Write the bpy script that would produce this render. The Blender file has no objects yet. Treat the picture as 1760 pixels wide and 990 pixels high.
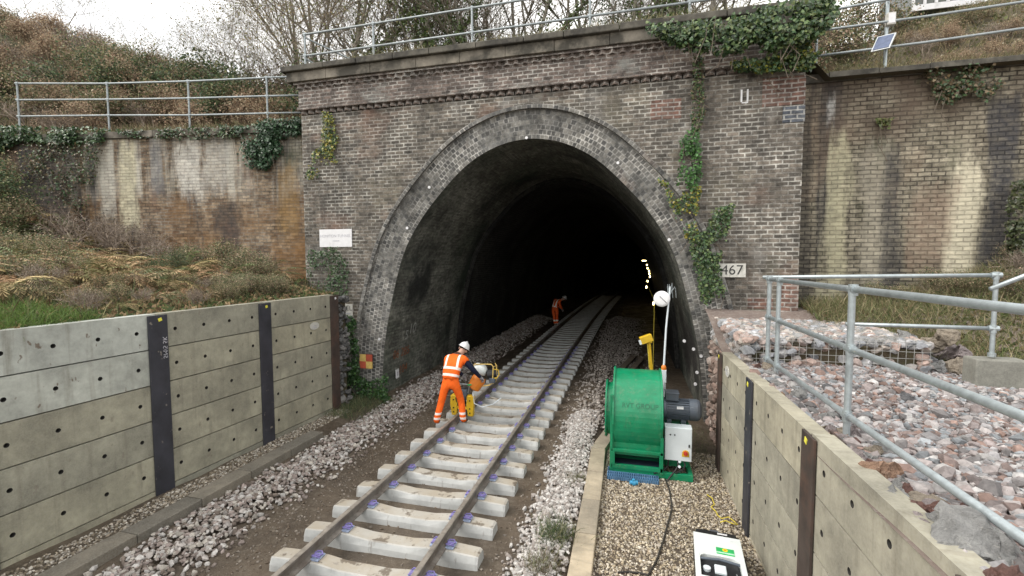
import bpy, bmesh, math, random
import numpy as np
from mathutils import Vector, Matrix
random.seed(7); rng = np.random.default_rng(11)
R = math.radians
scene = bpy.context.scene
col = scene.collection

# ------------------------------------------------------------------ camera
F, PITCH, YAW, ROLL, CAMH = 789.6, 0.0597, 0.2561, -0.0024, 3.4774
cy, sy, cp, sp = math.cos(YAW), math.sin(YAW), math.cos(PITCH), math.sin(PITCH)
FW = np.array([-sy*cp, cy*cp, -sp]); _r = np.array([cy, sy, 0.0]); _u = np.cross(_r, FW)
RT = math.cos(ROLL)*_r + math.sin(ROLL)*_u; UP = -math.sin(ROLL)*_r + math.cos(ROLL)*_u
CO = np.array([0, 0, CAMH])
cd = bpy.data.cameras.new("camera"); cam = bpy.data.objects.new("camera", cd); col.objects.link(cam)
cd.sensor_width = 36; cd.lens = F/1760*36; cd.clip_start = 0.05; cd.clip_end = 1500
M = Matrix.Identity(4)
for i in range(3):
    M[i][0], M[i][1], M[i][2], M[i][3] = RT[i], UP[i], -FW[i], CO[i]
cam.matrix_world = M
scene.camera = cam
# ------------------------------------------------------------------ light
SUN_EL, SUN_AZ = R(42), R(-115)          # azimuth from +Y, clockwise
w = bpy.data.worlds.new("World"); scene.world = w; w.use_nodes = True
nt = w.node_tree; nt.nodes.clear()
N = nt.nodes.new; L = nt.links.new
out = N('ShaderNodeOutputWorld'); bg = N('ShaderNodeBackground'); bg.inputs['Strength'].default_value = 0.11
sky = N('ShaderNodeTexSky'); sky.sky_type = 'NISHITA'; sky.sun_disc = False
sky.sun_elevation = SUN_EL; sky.sun_rotation = SUN_AZ; sky.dust_density = 3; sky.air_density = 1.0
tc = N('ShaderNodeTexCoord'); mp = N('ShaderNodeMapping'); mp.inputs['Scale'].default_value = (1, 1, 2.2)
nz = N('ShaderNodeTexNoise'); nz.inputs['Scale'].default_value = 2.3; nz.inputs['Detail'].default_value = 5
cr = N('ShaderNodeValToRGB'); cr.color_ramp.elements[0].position = .36; cr.color_ramp.elements[0].color = (.72, .72, .72, 1)
cr.color_ramp.elements[1].position = .58; cr.color_ramp.elements[1].color = (.97, .97, .97, 1)
cl = N('ShaderNodeMix'); cl.data_type = 'RGBA'
cl.inputs[7].default_value = (7.7, 7.55, 7.2, 1)
L(tc.outputs['Generated'], mp.inputs[0]); L(mp.outputs[0], nz.inputs['Vector']); L(nz.outputs['Fac'], cr.inputs[0])
L(cr.outputs[0], cl.inputs[0]); L(sky.outputs[0], cl.inputs[6]); L(cl.outputs[2], bg.inputs[0]); L(bg.outputs[0], out.inputs[0])
sd = bpy.data.lights.new("sun", 'SUN'); sd.energy = 0.9; sd.angle = R(25); sd.color = (1, .95, .88)
so = bpy.data.objects.new("sun", sd); col.objects.link(so)
sdir = Vector((math.sin(SUN_AZ)*math.cos(SUN_EL), math.cos(SUN_AZ)*math.cos(SUN_EL), math.sin(SUN_EL)))
so.rotation_euler = sdir.to_track_quat('Z', 'Y').to_euler()
vs = scene.view_settings; scene.display_settings.display_device = 'sRGB'
vs.view_transform = 'Standard'; vs.look = 'None'; vs.exposure = 1.36; vs.gamma = 1; vs.use_curve_mapping = False
scene.cycles.max_bounces = 6; scene.cycles.diffuse_bounces = 3; scene.cycles.use_denoising = True

# ------------------------------------------------------------------ helpers
def at(x, y, X=None, Y=None, Z=None):
    d = FW + RT*(x-880)/F - UP*(y-495)/F
    if X is not None: t = X/d[0]
    elif Y is not None: t = Y/d[1]
    else: t = (Z-CAMH)/d[2]
    return CO + d*t
def bend(Y):                                  # the track and the tunnel swing gently right
    Y = np.asarray(Y, float); return .0009*np.maximum(0, Y-20)**2
def link(o, parent=None):
    col.objects.link(o)
    if parent is not None: o.parent = parent
    return o
def tag(o, label=None, cat=None, group=None, kind=None):
    if label: o['label'] = label
    if cat: o['category'] = cat
    if group: o['group'] = group
    if kind: o['kind'] = kind
    return o
def thing(name, label, cat, loc=(0, 0, 0), rz=0, group=None):
    o = bpy.data.objects.new(name, None); o.empty_display_size = .1; o.location = [float(v) for v in loc]; o.rotation_euler = (0, 0, rz)
    link(o); return tag(o, label, cat, group)
def copy_tree(o, parent=None):
    c = o.copy(); col.objects.link(c)
    if parent is not None: c.parent = parent
    for ch in [k for k in o.children]: copy_tree(ch, c)
    return c
class MB:
    def __init__(s): s.v = []; s.f = []; s.uv = []; s.mi = []
    def add(s, vs_, fs, uvs=None, mi=0):
        b = len(s.v); s.v += [tuple(map(float, p)) for p in vs_]
        for k, f in enumerate(fs):
            s.f.append([b+i for i in f]); s.uv.append(uvs[k] if uvs else None); s.mi.append(mi)
        return s
    def quad(s, a, b, c, d, uv=None, mi=0): return s.add([a, b, c, d], [(0, 1, 2, 3)], [uv] if uv else None, mi)
    def box(s, c, d, rz=0, rx=0, ry=0, mi=0):
        m = Matrix.Translation(Vector([float(v) for v in c])) @ Matrix.Rotation(rz, 4, 'Z') @ Matrix.Rotation(ry, 4, 'Y') @ Matrix.Rotation(rx, 4, 'X')
        P = [m @ Vector((sx*d[0]/2, sy_*d[1]/2, sz*d[2]/2)) for sz in (-1, 1) for sy_ in (-1, 1) for sx in (-1, 1)]
        return s.add(P, [(0, 2, 3, 1), (4, 5, 7, 6), (0, 1, 5, 4), (2, 6, 7, 3), (0, 4, 6, 2), (1, 3, 7, 5)], mi=mi)
    def bb(s, x0, x1, y0, y1, z0, z1, mi=0): return s.box(((x0+x1)/2, (y0+y1)/2, (z0+z1)/2), (abs(x1-x0), abs(y1-y0), abs(z1-z0)), mi=mi)
    def tube(s, pts, r, n=8, cap=True, mi=0):
        pts = [Vector([float(v) for v in p]) for p in pts]; k = len(pts)
        rs = r if hasattr(r, '__len__') else [r]*k
        ref = Vector((0, 0, 1)); rings = []; pt = None
        for i, p in enumerate(pts):
            t = (pts[min(i+1, k-1)]-pts[max(i-1, 0)]).normalized()
            if pt is None:
                a = t.cross(ref if abs(t.z) < .95 else Vector((1, 0, 0))).normalized()
            else:
                a = (a - t*a.dot(t)).normalized()
            b = t.cross(a); pt = t
            rings.append([p + (a*math.cos(2*math.pi*j/n)+b*math.sin(2*math.pi*j/n))*rs[i] for j in range(n)])
        V = [q for g in rings for q in g]; fs = []
        for i in range(k-1):
            for j in range(n): fs.append((i*n+j, i*n+(j+1) % n, (i+1)*n+(j+1) % n, (i+1)*n+j))
        if cap: fs += [tuple(reversed(range(n))), tuple((k-1)*n+j for j in range(n))]
        return s.add(V, fs, mi=mi)
    def cyl(s, a, b, r, n=16, r2=None, mi=0): return s.tube([a, b], [r, r if r2 is None else r2], n, True, mi)
    def lathe(s, o, axis, prof, n=24, mi=0):      # prof: (distance along the axis, radius)
        ax = Vector(axis).normalized(); o = Vector([float(v) for v in o])
        return s.tube([o+ax*(d+1e-5*i) for i, (d, r) in enumerate(prof)], [max(r, 1e-4) for d, r in prof], n, True, mi)
    def prism(s, poly, y0, y1, axis='Y', mi=0):   # polygon (a,b) swept along an axis
        def p(a, b, t): return (a, t, b) if axis == 'Y' else ((t, a, b) if axis == 'X' else (a, b, t))
        n = len(poly); V = [p(a, b, y0) for a, b in poly]+[p(a, b, y1) for a, b in poly]
        return s.add(V, [tuple(range(n)), tuple(reversed(range(n, 2*n)))]+[(i, i+n, (i+1) % n+n, (i+1) % n) for i in range(n)], mi=mi)
    def build(s, name, mats, parent=None, smooth=False, bevel=0, autouv=None):
        me = bpy.data.meshes.new(name); me.from_pydata(s.v, [], s.f)
        mats = mats if isinstance(mats, (list, tuple)) else [mats]
        for m in mats: me.materials.append(m)
        me.polygons.foreach_set('material_index', s.mi)
        uvl = me.uv_layers.new(name='UVMap')
        for p, u in zip(me.polygons, s.uv):
            for li, vi in enumerate(p.vertices):
                if u is not None: c = u[li]
                else:
                    q = me.vertices[vi].co; nn = p.normal
                    if abs(nn.z) > .75: c = (q.x, q.y)
                    elif abs(nn.x) > abs(nn.y): c = (q.y, q.z)
                    else: c = (q.x, q.z)
                uvl.data[p.loop_start+li].uv = c
        bm = bmesh.new(); bm.from_mesh(me)
        if all(u is None for u in s.uv): bmesh.ops.recalc_face_normals(bm, faces=bm.faces)
        bm.to_mesh(me); bm.free()
        if smooth: me.polygons.foreach_set('use_smooth', [True]*len(me.polygons))
        o = bpy.data.objects.new(name, me); link(o, parent)
        if bevel:
            b = o.modifiers.new('bevel', 'BEVEL'); b.width = bevel; b.segments = 2; b.limit_method = 'ANGLE'; b.angle_limit = R(35)
        return o
def npmesh(name, V, F_, mat, cols=None, smooth=False, parent=None, uv=None):
    V = np.asarray(V, np.float32); F_ = np.asarray(F_, np.int32); k = F_.shape[1]
    me = bpy.data.meshes.new(name)
    me.vertices.add(len(V)); me.vertices.foreach_set('co', V.ravel())
    me.loops.add(F_.size); me.loops.foreach_set('vertex_index', F_.ravel())
    me.polygons.add(len(F_)); me.polygons.foreach_set('loop_start', np.arange(len(F_), dtype=np.int32)*k)
    me.polygons.foreach_set('use_smooth', np.full(len(F_), smooth))
    if cols is not None:
        a = me.color_attributes.new('Col', 'FLOAT_COLOR', 'POINT')
        a.data.foreach_set('color', np.concatenate([cols, np.ones((len(V), 1))], 1).astype(np.float32).ravel())
    if uv is not None:
        l = me.uv_layers.new(name='UVMap'); l.data.foreach_set('uv', np.asarray(uv, np.float32)[F_.ravel()].ravel())
    me.update(calc_edges=True); me.validate()
    if mat: me.materials.append(mat)
    o = bpy.data.objects.new(name, me); link(o, parent); return o
def randrot(n):
    q = rng.normal(size=(n, 4)); q /= np.linalg.norm(q, axis=1)[:, None]; a, b, c, d = q.T
    return np.stack([1-2*(c*c+d*d), 2*(b*c-a*d), 2*(b*d+a*c), 2*(b*c+a*d), 1-2*(b*b+d*d), 2*(c*d-a*b), 2*(b*d-a*c), 2*(c*d+a*b), 1-2*(b*b+c*c)], 1).reshape(n, 3, 3)
def rock_variant(sub, seed, flat=.75, cuts=7):
    bm = bmesh.new(); bmesh.ops.create_icosphere(bm, subdivisions=sub, radius=1)
    g = np.random.default_rng(seed); V = np.array([v.co[:] for v in bm.verts]); Fc = np.array([[v.index for v in f.verts] for f in bm.faces]); bm.free()
    for k in range(cuts):
        n = g.normal(size=3); n /= np.linalg.norm(n); d = g.uniform(.45, .8); h = V@n
        V = V - np.outer(np.maximum(0, h-d), n)
    V *= np.array([g.uniform(.85, 1.25), g.uniform(.7, 1), g.uniform(.5, .8)*flat/.75])
    V += g.normal(size=V.shape)*.02*sub
    return V, Fc
PEB = [rock_variant(1, k, cuts=4) for k in range(10)]
STN = [rock_variant(1, 40+k, cuts=6) for k in range(10)]
def scatter(name, P, S, C, mat, variants, flat=None, parent=None):
    n = len(P); P = np.asarray(P); S = np.asarray(S); Rm = randrot(n)
    if flat is not None:                         # lie mostly flat
        a = rng.uniform(0, 6.28, n); t = rng.normal(0, flat, (n, 2)); z = np.zeros(n); o1 = np.ones(n)
        Rz = np.stack([np.cos(a), -np.sin(a), z, np.sin(a), np.cos(a), z, z, z, o1], 1).reshape(n, 3, 3)
        Rx = np.stack([o1, z, z, z, np.cos(t[:, 0]), -np.sin(t[:, 0]), z, np.sin(t[:, 0]), np.cos(t[:, 0])], 1).reshape(n, 3, 3)
        Ry = np.stack([np.cos(t[:, 1]), z, np.sin(t[:, 1]), z, o1, z, -np.sin(t[:, 1]), z, np.cos(t[:, 1])], 1).reshape(n, 3, 3)
        Rm = Rx@Ry@Rz
    Vs, Fs, Cs = [], [], []; b = 0; which = rng.integers(0, len(variants), n)
    for k, (v, f) in enumerate(variants):
        ix = np.where(which == k)[0]
        if not len(ix): continue
        q = np.einsum('nij,vj->nvi', Rm[ix], v)*S[ix, None, None]+P[ix, None, :]
        Vs.append(q.reshape(-1, 3)); Fs.append((f[None]+(np.arange(len(ix))*len(v))[:, None, None]+b).reshape(-1, 3)); b += len(ix)*len(v)
        Cs.append(np.repeat(C[ix], len(v), 0))
    return npmesh(name, np.concatenate(Vs), np.concatenate(Fs), mat, np.concatenate(Cs), parent=parent)
def pick(pal, n, jit=.15):
    pal = np.array(pal, float); c = pal[rng.integers(0, len(pal), n)]
    return np.clip(c*(1+rng.normal(0, jit, (n, 1))), .004, .9)
LEAF = (np.array([(0, 0, 0), (.32, .45, .05), (0, 1, 0), (-.32, .45, .05)]), np.array([[0, 1, 2, 3]]))
IVY = (np.array([(0, 0, 0), (.48, .12, .03), (.3, .6, .06), (0, 1, -.05), (-.3, .6, .06), (-.48, .12, .03)]), np.array([[0, 1, 2, 3], [0, 3, 4, 5]]))
LEAF3 = (np.array([(0, 0, 0), (1.3, .45, .05), (0, 1, .2), (-1.3, .45, .05)]), np.array([[0, 1, 2, 3]]))
NEEDLE = (np.array([(-.05, 0, 0), (.05, 0, 0), (.04, .55, .06), (-.04, .55, .06), (-.008, 1, .22), (.008, 1, .22)]), np.array([[0, 1, 2, 3], [3, 2, 5, 4]]))
def leaf_arrays(P, S, C, shape=LEAF, N_=None, tilt=.6):
    n = len(P); v, f = shape
    if N_ is None: Rm = randrot(n)
    else:
        nn = np.broadcast_to(np.asarray(N_, float), (n, 3))+rng.normal(0, tilt, (n, 3)); nn = nn/np.linalg.norm(nn, axis=1)[:, None]
        a = rng.normal(size=(n, 3)); a[:, 2] -= .8; a -= (a*nn).sum(1)[:, None]*nn; a /= np.linalg.norm(a, axis=1)[:, None]
        Rm = np.stack([np.cross(a, nn), a, nn], 2)
    q = np.einsum('nij,vj->nvi', Rm, v)*np.asarray(S)[:, None, None]+np.asarray(P)[:, None, :]
    Fx = (f[None]+(np.arange(n)*len(v))[:, None, None]).reshape(-1, f.shape[1])
    return q.reshape(-1, 3), Fx, np.repeat(C, len(v), 0)
def leaves(name, P, S, C, mat, shape=LEAF, N_=None, tilt=.6, parent=None):
    V, Fx, Cx = leaf_arrays(P, S, C, shape, N_, tilt); return npmesh(name, V, Fx, mat, Cx, parent=parent)
def inpoly(poly, n):                            # n random points in a polygon
    poly = np.array(poly, float); lo, hi = poly.min(0), poly.max(0); res = []
    while len(res) < n:
        q = lo+(hi-lo)*rng.random((n*3, 2)); ins = np.zeros(len(q), bool); j = len(poly)-1
        for i in range(len(poly)):
            xi, yi = poly[i]; xj, yj = poly[j]
            c = ((yi > q[:, 1]) != (yj > q[:, 1])) & (q[:, 0] < (xj-xi)*(q[:, 1]-yi)/(yj-yi+1e-12)+xi); ins ^= c; j = i
        res += list(q[ins])
    return np.array(res[:n])
def text_arrays(s, size):
    c = bpy.data.curves.new('lettering', 'FONT'); c.body = s; c.size = size; c.align_x = 'CENTER'; c.align_y = 'CENTER'
    o = bpy.data.objects.new('lettering', c); col.objects.link(o); bpy.context.view_layer.update()
    me = bpy.data.meshes.new_from_object(o.evaluated_get(bpy.context.evaluated_depsgraph_get()))
    V = np.array([v.co[:] for v in me.vertices]).reshape(-1, 3); Fx = [tuple(p.vertices) for p in me.polygons]
    bpy.data.objects.remove(o); bpy.data.curves.remove(c); bpy.data.meshes.remove(me); return V, Fx
def lettering(name, s, size, o, ex, ey, mat, parent=None):   # flat lettering in the plane o + ex*u + ey*v
    V, Fx = text_arrays(s, size); o, ex, ey = map(lambda a: np.array(a, float), (o, ex, ey))
    m = MB(); m.add([o+ex*v[0]+ey*v[1] for v in V], Fx); return m.build(name, mat, parent)

# ------------------------------------------------------------------ materials
def nodes(name):
    m = bpy.data.materials.new(name); m.use_nodes = True; t = m.node_tree; b = t.nodes['Principled BSDF']; return m, t, b
def mixc(t, fac, a, b, mode='MIX'):
    n = t.nodes.new('ShaderNodeMix'); n.data_type = 'RGBA'; n.blend_type = mode
    for sock, v in ((0, fac), (6, a), (7, b)):
        if isinstance(v, (int, float)): n.inputs[sock].default_value = v
        elif isinstance(v, tuple): n.inputs[sock].default_value = (*v, 1)
        else: t.links.new(v, n.inputs[sock])
    return n.outputs[2]
def noise(t, vec, scale, detail=4, rough=.6):
    n = t.nodes.new('ShaderNodeTexNoise'); n.inputs['Scale'].default_value = scale; n.inputs['Detail'].default_value = detail; n.inputs['Roughness'].default_value = rough
    if vec is not None: t.links.new(vec, n.inputs['Vector'])
    return n.outputs['Fac']
def ramp(t, fac, *stops, const=False):
    n = t.nodes.new('ShaderNodeValToRGB'); e = n.color_ramp.elements
    if const: n.color_ramp.interpolation = 'CONSTANT'
    while len(e) < len(stops): e.new(.5)
    for k, (p, c) in enumerate(stops):
        e[k].position = p; e[k].color = (c, c, c, 1) if isinstance(c, (int, float)) else (*c, 1)
    t.links.new(fac, n.inputs[0]); return n.outputs[0]
def mapping(t, vec, scale, loc=(0, 0, 0)):
    n = t.nodes.new('ShaderNodeMapping'); n.inputs['Scale'].default_value = scale; n.inputs['Location'].default_value = loc; t.links.new(vec, n.inputs[0]); return n.outputs[0]
def bump(t, b, h, strength=.4, dist=.01):
    n = t.nodes.new('ShaderNodeBump'); n.inputs['Strength'].default_value = strength; n.inputs['Distance'].default_value = dist
    t.links.new(h, n.inputs['Height']); t.links.new(n.outputs[0], b.inputs['Normal'])
def math_(t, op, a, b=0.0):
    n = t.nodes.new('ShaderNodeMath'); n.operation = op
    for i, v in enumerate((a, b)):
        if isinstance(v, (int, float)): n.inputs[i].default_value = v
        else: t.links.new(v, n.inputs[i])
    return n.outputs[0]
def objco(t): return t.nodes.new('ShaderNodeTexCoord').outputs['Object']
def uvco(t): return t.nodes.new('ShaderNodeTexCoord').outputs['UV']
def plain(name, c, rough=.6, metal=0, var=.25, scale=6, b_=.0, dirt=None, dscale=2.5, dlo=.5, dhi=.7, spec=.5):
    m, t, b = nodes(name); o = objco(t); n = noise(t, o, scale)
    base = mixc(t, ramp(t, n, (.3, 0.0), (.7, 1.0)), tuple(v*(1-var) for v in c), tuple(min(1, v*(1+var)) for v in c))
    if dirt: base = mixc(t, ramp(t, noise(t, o, dscale, 6, .65), (dlo, 0.0), (dhi, 1.0)), base, dirt)
    t.links.new(base, b.inputs['Base Color']); b.inputs['Roughness'].default_value = rough; b.inputs['Metallic'].default_value = metal
    b.inputs['Specular IOR Level'].default_value = spec
    if b_: bump(t, b, noise(t, o, scale*4), b_, .01)
    return m
def vcol(name, rough=.8, transl=0.0, spec=.3, grain=0, gscale=30):
    m, t, b = nodes(name); a = t.nodes.new('ShaderNodeAttribute'); a.attribute_name = 'Col'; c = a.outputs['Color']
    if grain: c = mixc(t, 1.0, c, ramp(t, noise(t, objco(t), gscale), (.3, 1-grain), (.7, 1+grain*.6)), 'MULTIPLY')
    t.links.new(c, b.inputs['Base Color']); b.inputs['Roughness'].default_value = rough; b.inputs['Specular IOR Level'].default_value = spec
    if transl:
        tr = t.nodes.new('ShaderNodeBsdfTranslucent'); t.links.new(c, tr.inputs[0]); mx = t.nodes.new('ShaderNodeMixShader'); mx.inputs[0].default_value = transl
        t.links.new(b.outputs[0], mx.inputs[1]); t.links.new(tr.outputs[0], mx.inputs[2]); t.links.new(mx.outputs[0], t.nodes['Material Output'].inputs[0])
    return m
def brick(name, c1, c2, mort, bw=.245, rh=.092, ms=.013, mort2=None, line=1.0, tone=.30, streaks=(), stains=(), big=(.6, 1.25), rough=.9, bumpS=.8, patch=.9):
    """courses in metres on the UV map; stains: (kind, colour, scale_u, scale_v, lo, hi, zmin, zmax, seed)"""
    m, t, b = nodes(name); u = uvco(t)
    wob = t.nodes.new('ShaderNodeTexNoise'); wob.inputs['Scale'].default_value = 5; wob.inputs['Detail'].default_value = 4; t.links.new(u, wob.inputs['Vector'])
    vm = t.nodes.new('ShaderNodeVectorMath'); vm.operation = 'MULTIPLY_ADD'; t.links.new(wob.outputs['Color'], vm.inputs[0]); vm.inputs[1].default_value = (.03, .034, 0); t.links.new(u, vm.inputs[2])
    bt = t.nodes.new('ShaderNodeTexBrick'); t.links.new(vm.outputs[0], bt.inputs['Vector'])
    bt.inputs['Scale'].default_value = 1; bt.inputs['Brick Width'].default_value = bw; bt.inputs['Row Height'].default_value = rh
    bt.inputs['Mortar Size'].default_value = ms; bt.inputs['Mortar Smooth'].default_value = .25; bt.inputs['Bias'].default_value = -.1
    bt.inputs['Color1'].default_value = (*c1, 1); bt.inputs['Color2'].default_value = (*c2, 1)
    if mort2:
        mc = mixc(t, ramp(t, noise(t, u, 1.1, 6, .7), (.42, 0.0), (.6, 1.0)), mort2, mort); t.links.new(mc, bt.inputs['Mortar'])
    else: bt.inputs['Mortar'].default_value = (*mort, 1)
    base = bt.outputs['Color']
    blot = noise(t, u, 7, 5, .7)                       # worn and spalled single bricks
    base = mixc(t, 1.0, base, ramp(t, blot, (.30, .45), (.5, 1.0), (.70, 1.65)), 'MULTIPLY')
    base = mixc(t, 1.0, base, ramp(t, noise(t, u, .55, 5, .6), (.3, big[0]), (.7, big[1])), 'MULTIPLY')
    base = mixc(t, ramp(t, noise(t, u, 2.6, 7, .72), (.52, 0.0), (.66, .6)), base, tuple(.55*(a_+b_) for a_, b_ in zip(c1, c2)))   # weathered skin that hides the joints
    base = mixc(t, ramp(t, noise(t, u, 26, 3, .7), (.62, 0.0), (.72, patch)), base, mort)   # crumbs of pale mortar
    sep = t.nodes.new('ShaderNodeSeparateXYZ'); t.links.new(u, sep.inputs[0])
    for (cc, su, sv, lo, hi, z0, z1, amt, seed) in stains:
        n = noise(t, mapping(t, u, (su, sv, 1), (seed*3.7, seed*1.3, seed)), 1, 5, .62); f = ramp(t, n, (lo, 0.0), (hi, amt))
        if z0 is not None:
            zz = math_(t, 'ADD', sep.outputs[1], math_(t, 'MULTIPLY', math_(t, 'SUBTRACT', noise(t, mapping(t, u, (1.3, .5, 1), (seed, 0, 0)), 1, 3), .5), 2.2))
            mr = t.nodes.new('ShaderNodeMapRange'); mr.inputs[1].default_value = z0; mr.inputs[2].default_value = z1; t.links.new(zz, mr.inputs[0])
            f = math_(t, 'MULTIPLY', f, mr.outputs[0])
        base = mixc(t, f, base, cc)
    for (uc, hw, zlo, zhi, cc, amt) in streaks:       # single runs of lime or soot with ragged edges
        wv = noise(t, mapping(t, u, (2.2, .5, 1), (uc, 0, 0)), 1, 6, .65); uu = math_(t, 'ADD', sep.outputs[0], math_(t, 'MULTIPLY', math_(t, 'SUBTRACT', wv, .5), hw*2.6))
        f = math_(t, 'SUBTRACT', 1.0, math_(t, 'DIVIDE', math_(t, 'ABSOLUTE', math_(t, 'SUBTRACT', uu, uc)), hw))
        wz = noise(t, mapping(t, u, (4, 1.2, 1), (0, uc, 0)), 1, 6, .7); zz = math_(t, 'ADD', sep.outputs[1], math_(t, 'MULTIPLY', math_(t, 'SUBTRACT', wz, .5), 1.6))
        m1 = t.nodes.new('ShaderNodeMapRange'); m1.inputs[1].default_value = zlo; m1.inputs[2].default_value = zlo+.5; t.links.new(zz, m1.inputs[0])
        m2 = t.nodes.new('ShaderNodeMapRange'); m2.inputs[1].default_value = zhi; m2.inputs[2].default_value = zhi-.4; t.links.new(zz, m2.inputs[0])
        f = math_(t, 'MULTIPLY', math_(t, 'MULTIPLY', ramp(t, f, (.0, 0.0), (.45, amt)), m1.outputs[0]), m2.outputs[0])
        base = mixc(t, math_(t, 'MULTIPLY', f, ramp(t, noise(t, mapping(t, u, (1.5, 1.5, 1)), 4, 6, .7), (.3, .45), (.6, 1.0))), base, cc)
    if stains:
        ln = math_(t, 'ADD', 1.0, math_(t, 'MULTIPLY', math_(t, 'SUBTRACT', line, 1.0), math_(t, 'MULTIPLY', bt.outputs['Fac'], ramp(t, noise(t, u, 1.7, 6, .7), (.36, .15), (.6, 1.0))))); gc = t.nodes.new('ShaderNodeCombineXYZ')
        for k in range(3): t.links.new(ln, gc.inputs[k])
        base = mixc(t, 1.0, base, gc.outputs[0], 'MULTIPLY')
        b2 = t.nodes.new('ShaderNodeTexBrick'); t.links.new(vm.outputs[0], b2.inputs['Vector'])
        for k, v in (('Scale', 1), ('Brick Width', bw), ('Row Height', rh), ('Mortar Size', 0.0), ('Bias', 0.0)): b2.inputs[k].default_value = v
        b2.inputs['Color1'].default_value = (.62, .62, .62, 1); b2.inputs['Color2'].default_value = (1.38, 1.36, 1.32, 1); base = mixc(t, tone, base, mixc(t, 1.0, base, b2.outputs['Color'], 'MULTIPLY'))
    t.links.new(base, b.inputs['Base Color']); b.inputs['Roughness'].default_value = rough; b.inputs['Specular IOR Level'].default_value = .25
    h = math_(t, 'ADD', math_(t, 'MULTIPLY', bt.outputs['Fac'], -1.0), math_(t, 'MULTIPLY', blot, 1.2)); bump(t, b, h, bumpS, .02)
    return m
MT = {}
lime = (.52, .50, .44); soot = (.035, .033, .032); moss = (.05, .06, .03); ochre = (.2, .13, .06)
MT['portal'] = brick('weathered_portal_brick', (.088, .080, .070), (.175, .152, .128), (.36, .35, .32), ms=.016, mort2=(.15, .14, .125), big=(.66, 1.35), line=1.1,
    stains=[((.19, .105, .075), .55, .8, .56, .70, None, None, .5, 3), ((.36, .35, .33), 1.1, .8, .55, .76, None, None, .55, 5), (soot, 1.3, .22, .57, .70, None, None, .7, 1), ((.22, .20, .14), .9, .5, .55, .75, None, None, .4, 13), (moss, .8, .6, .58, .75, 3.2, .6, .8, 2)])
MT['ring'] = brick('arch_ring_brick', (.082, .082, .08), (.195, .188, .172), (.36, .35, .33), bw=.10, rh=.118, ms=.014, mort2=(.13, .13, .125), big=(.7, 1.35), line=1.05,
    stains=[((.34, .34, .33), .9, 1.6, .55, .74, None, None, .4, 2), (soot, 1.4, .5, .56, .74, None, None, .65, 4), ((.2, .12, .09), .4, .6, .6, .72, None, None, .5, 6)])
MT['frieze'] = brick('frieze_brick', (.11, .092, .082), (.21, .165, .145), (.44, .42, .39), ms=.016, mort2=(.16, .14, .13), line=1.1, stains=[((.36, .39, .37), .8, 1.5, .55, .72, None, None, .55, 8), (soot, .9, .4, .54, .72, None, None, .7, 6)])
MT['lining'] = brick('sooty_lining_brick', (.11, .115, .10), (.175, .18, .155), (.22, .22, .20), ms=.014, mort2=(.09, .09, .08), big=(.6, 1.25), rough=.8, line=1.0,
    stains=[((.018, .020, .020), .45, .28, .50, .64, None, None, .9, 2), ((.022, .02, .02), .6, .5, .38, .55, 3.4, 2.2, .9, 15), ((.045, .075, .05), .4, .4, .5, .75, None, None, .6, 9), ((.24, .24, .22), 2.0, .3, .66, .8, None, None, .4, 4)])
MT['deep'] = brick('gloom_darkened_sooty_brick', (.022, .022, .021), (.04, .04, .037), (.05, .05, .047), ms=.014, rough=.9, stains=[((.01, .01, .011), .5, .3, .45, .6, None, None, .8, 2), ((.10, .10, .095), 1.2, .2, .68, .8, None, None, .5, 4)])  # sooty brick, its colour darkened further to paint in the gloom deep inside
MT['wingL'] = brick('left_wing_wall_brick', (.15, .105, .075), (.30, .235, .165), (.33, .30, .25), ms=.014, mort2=(.14, .115, .09), bumpS=.9, line=.66, streaks=[(7.0, .3, 4.6, 7.2, lime, .8), (6.3, .38, 4.2, 7.3, (.56, .52, .38), .95), (4.25, .62, 5.2, 7.3, (.60, .58, .53), .95), (3.3, .55, 5.3, 7.2, (.50, .485, .44), .8), (5.3, .3, 5.2, 7.2, (.16, .16, .17), .8), (3.0, .45, 3.2, 5.4, (.06, .055, .055), .85), (9.0, 1.3, 3, 7.4, (.10, .095, .10), .8), (1.1, .35, 4, 6.4, (.32, .20, .08), .7)],
    stains=[((.26, .14, .055), .5, .45, .40, .58, 5.6, 4.2, .8, 2), (lime, 1.8, .12, .52, .62, 5.2, 5.8, .8, 3), ((.06, .06, .068), 1.5, .16, .54, .63, None, None, .8, 5), ((.16, .085, .055), 1.2, .5, .56, .68, None, None, .6, 17), (moss, .7, .5, .5, .66, 5.4, 7.4, .85, 7)])
MT['wingR'] = brick('right_wing_wall_brick', (.185, .165, .125), (.315, .285, .22), (.17, .155, .125), ms=.014, mort2=(.09, .08, .065), bumpS=.9, line=.62, tone=.22, streaks=[(.95, .28, 2, 6.3, (.52, .49, .34), .8), (1.7, .3, 2.5, 6.2, (.40, .37, .30), .6), (.3, .22, 2, 7.3, (.06, .055, .05), .8), (2.0, .22, 2, 6.0, (.06, .058, .06), .75), (3.25, .30, 2, 5.7, (.66, .61, .47), .95), (3.85, .33, 2, 6.9, (.055, .055, .062), .9), (2.7, .5, 3, 5.2, (.30, .22, .165), .6), (4.6, .3, 3, 6.5, (.5, .45, .34), .7), (.75, .10, 6.3, 7.2, (.62, .62, .60), .8)],
    stains=[((.50, .46, .35), 1.0, .07, .54, .66, 6.8, 5.6, .6, 2), ((.052, .05, .052), 1.0, .09, .53, .61, None, None, .85, 11), ((.30, .22, .16), .6, .3, .56, .7, None, None, .6, 19), ((.13, .098, .075), .6, .6, .40, .58, 5.6, 7.0, .9, 6), (moss, 1.2, .9, .58, .7, 3.0, 7.2, .8, 8)])
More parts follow.
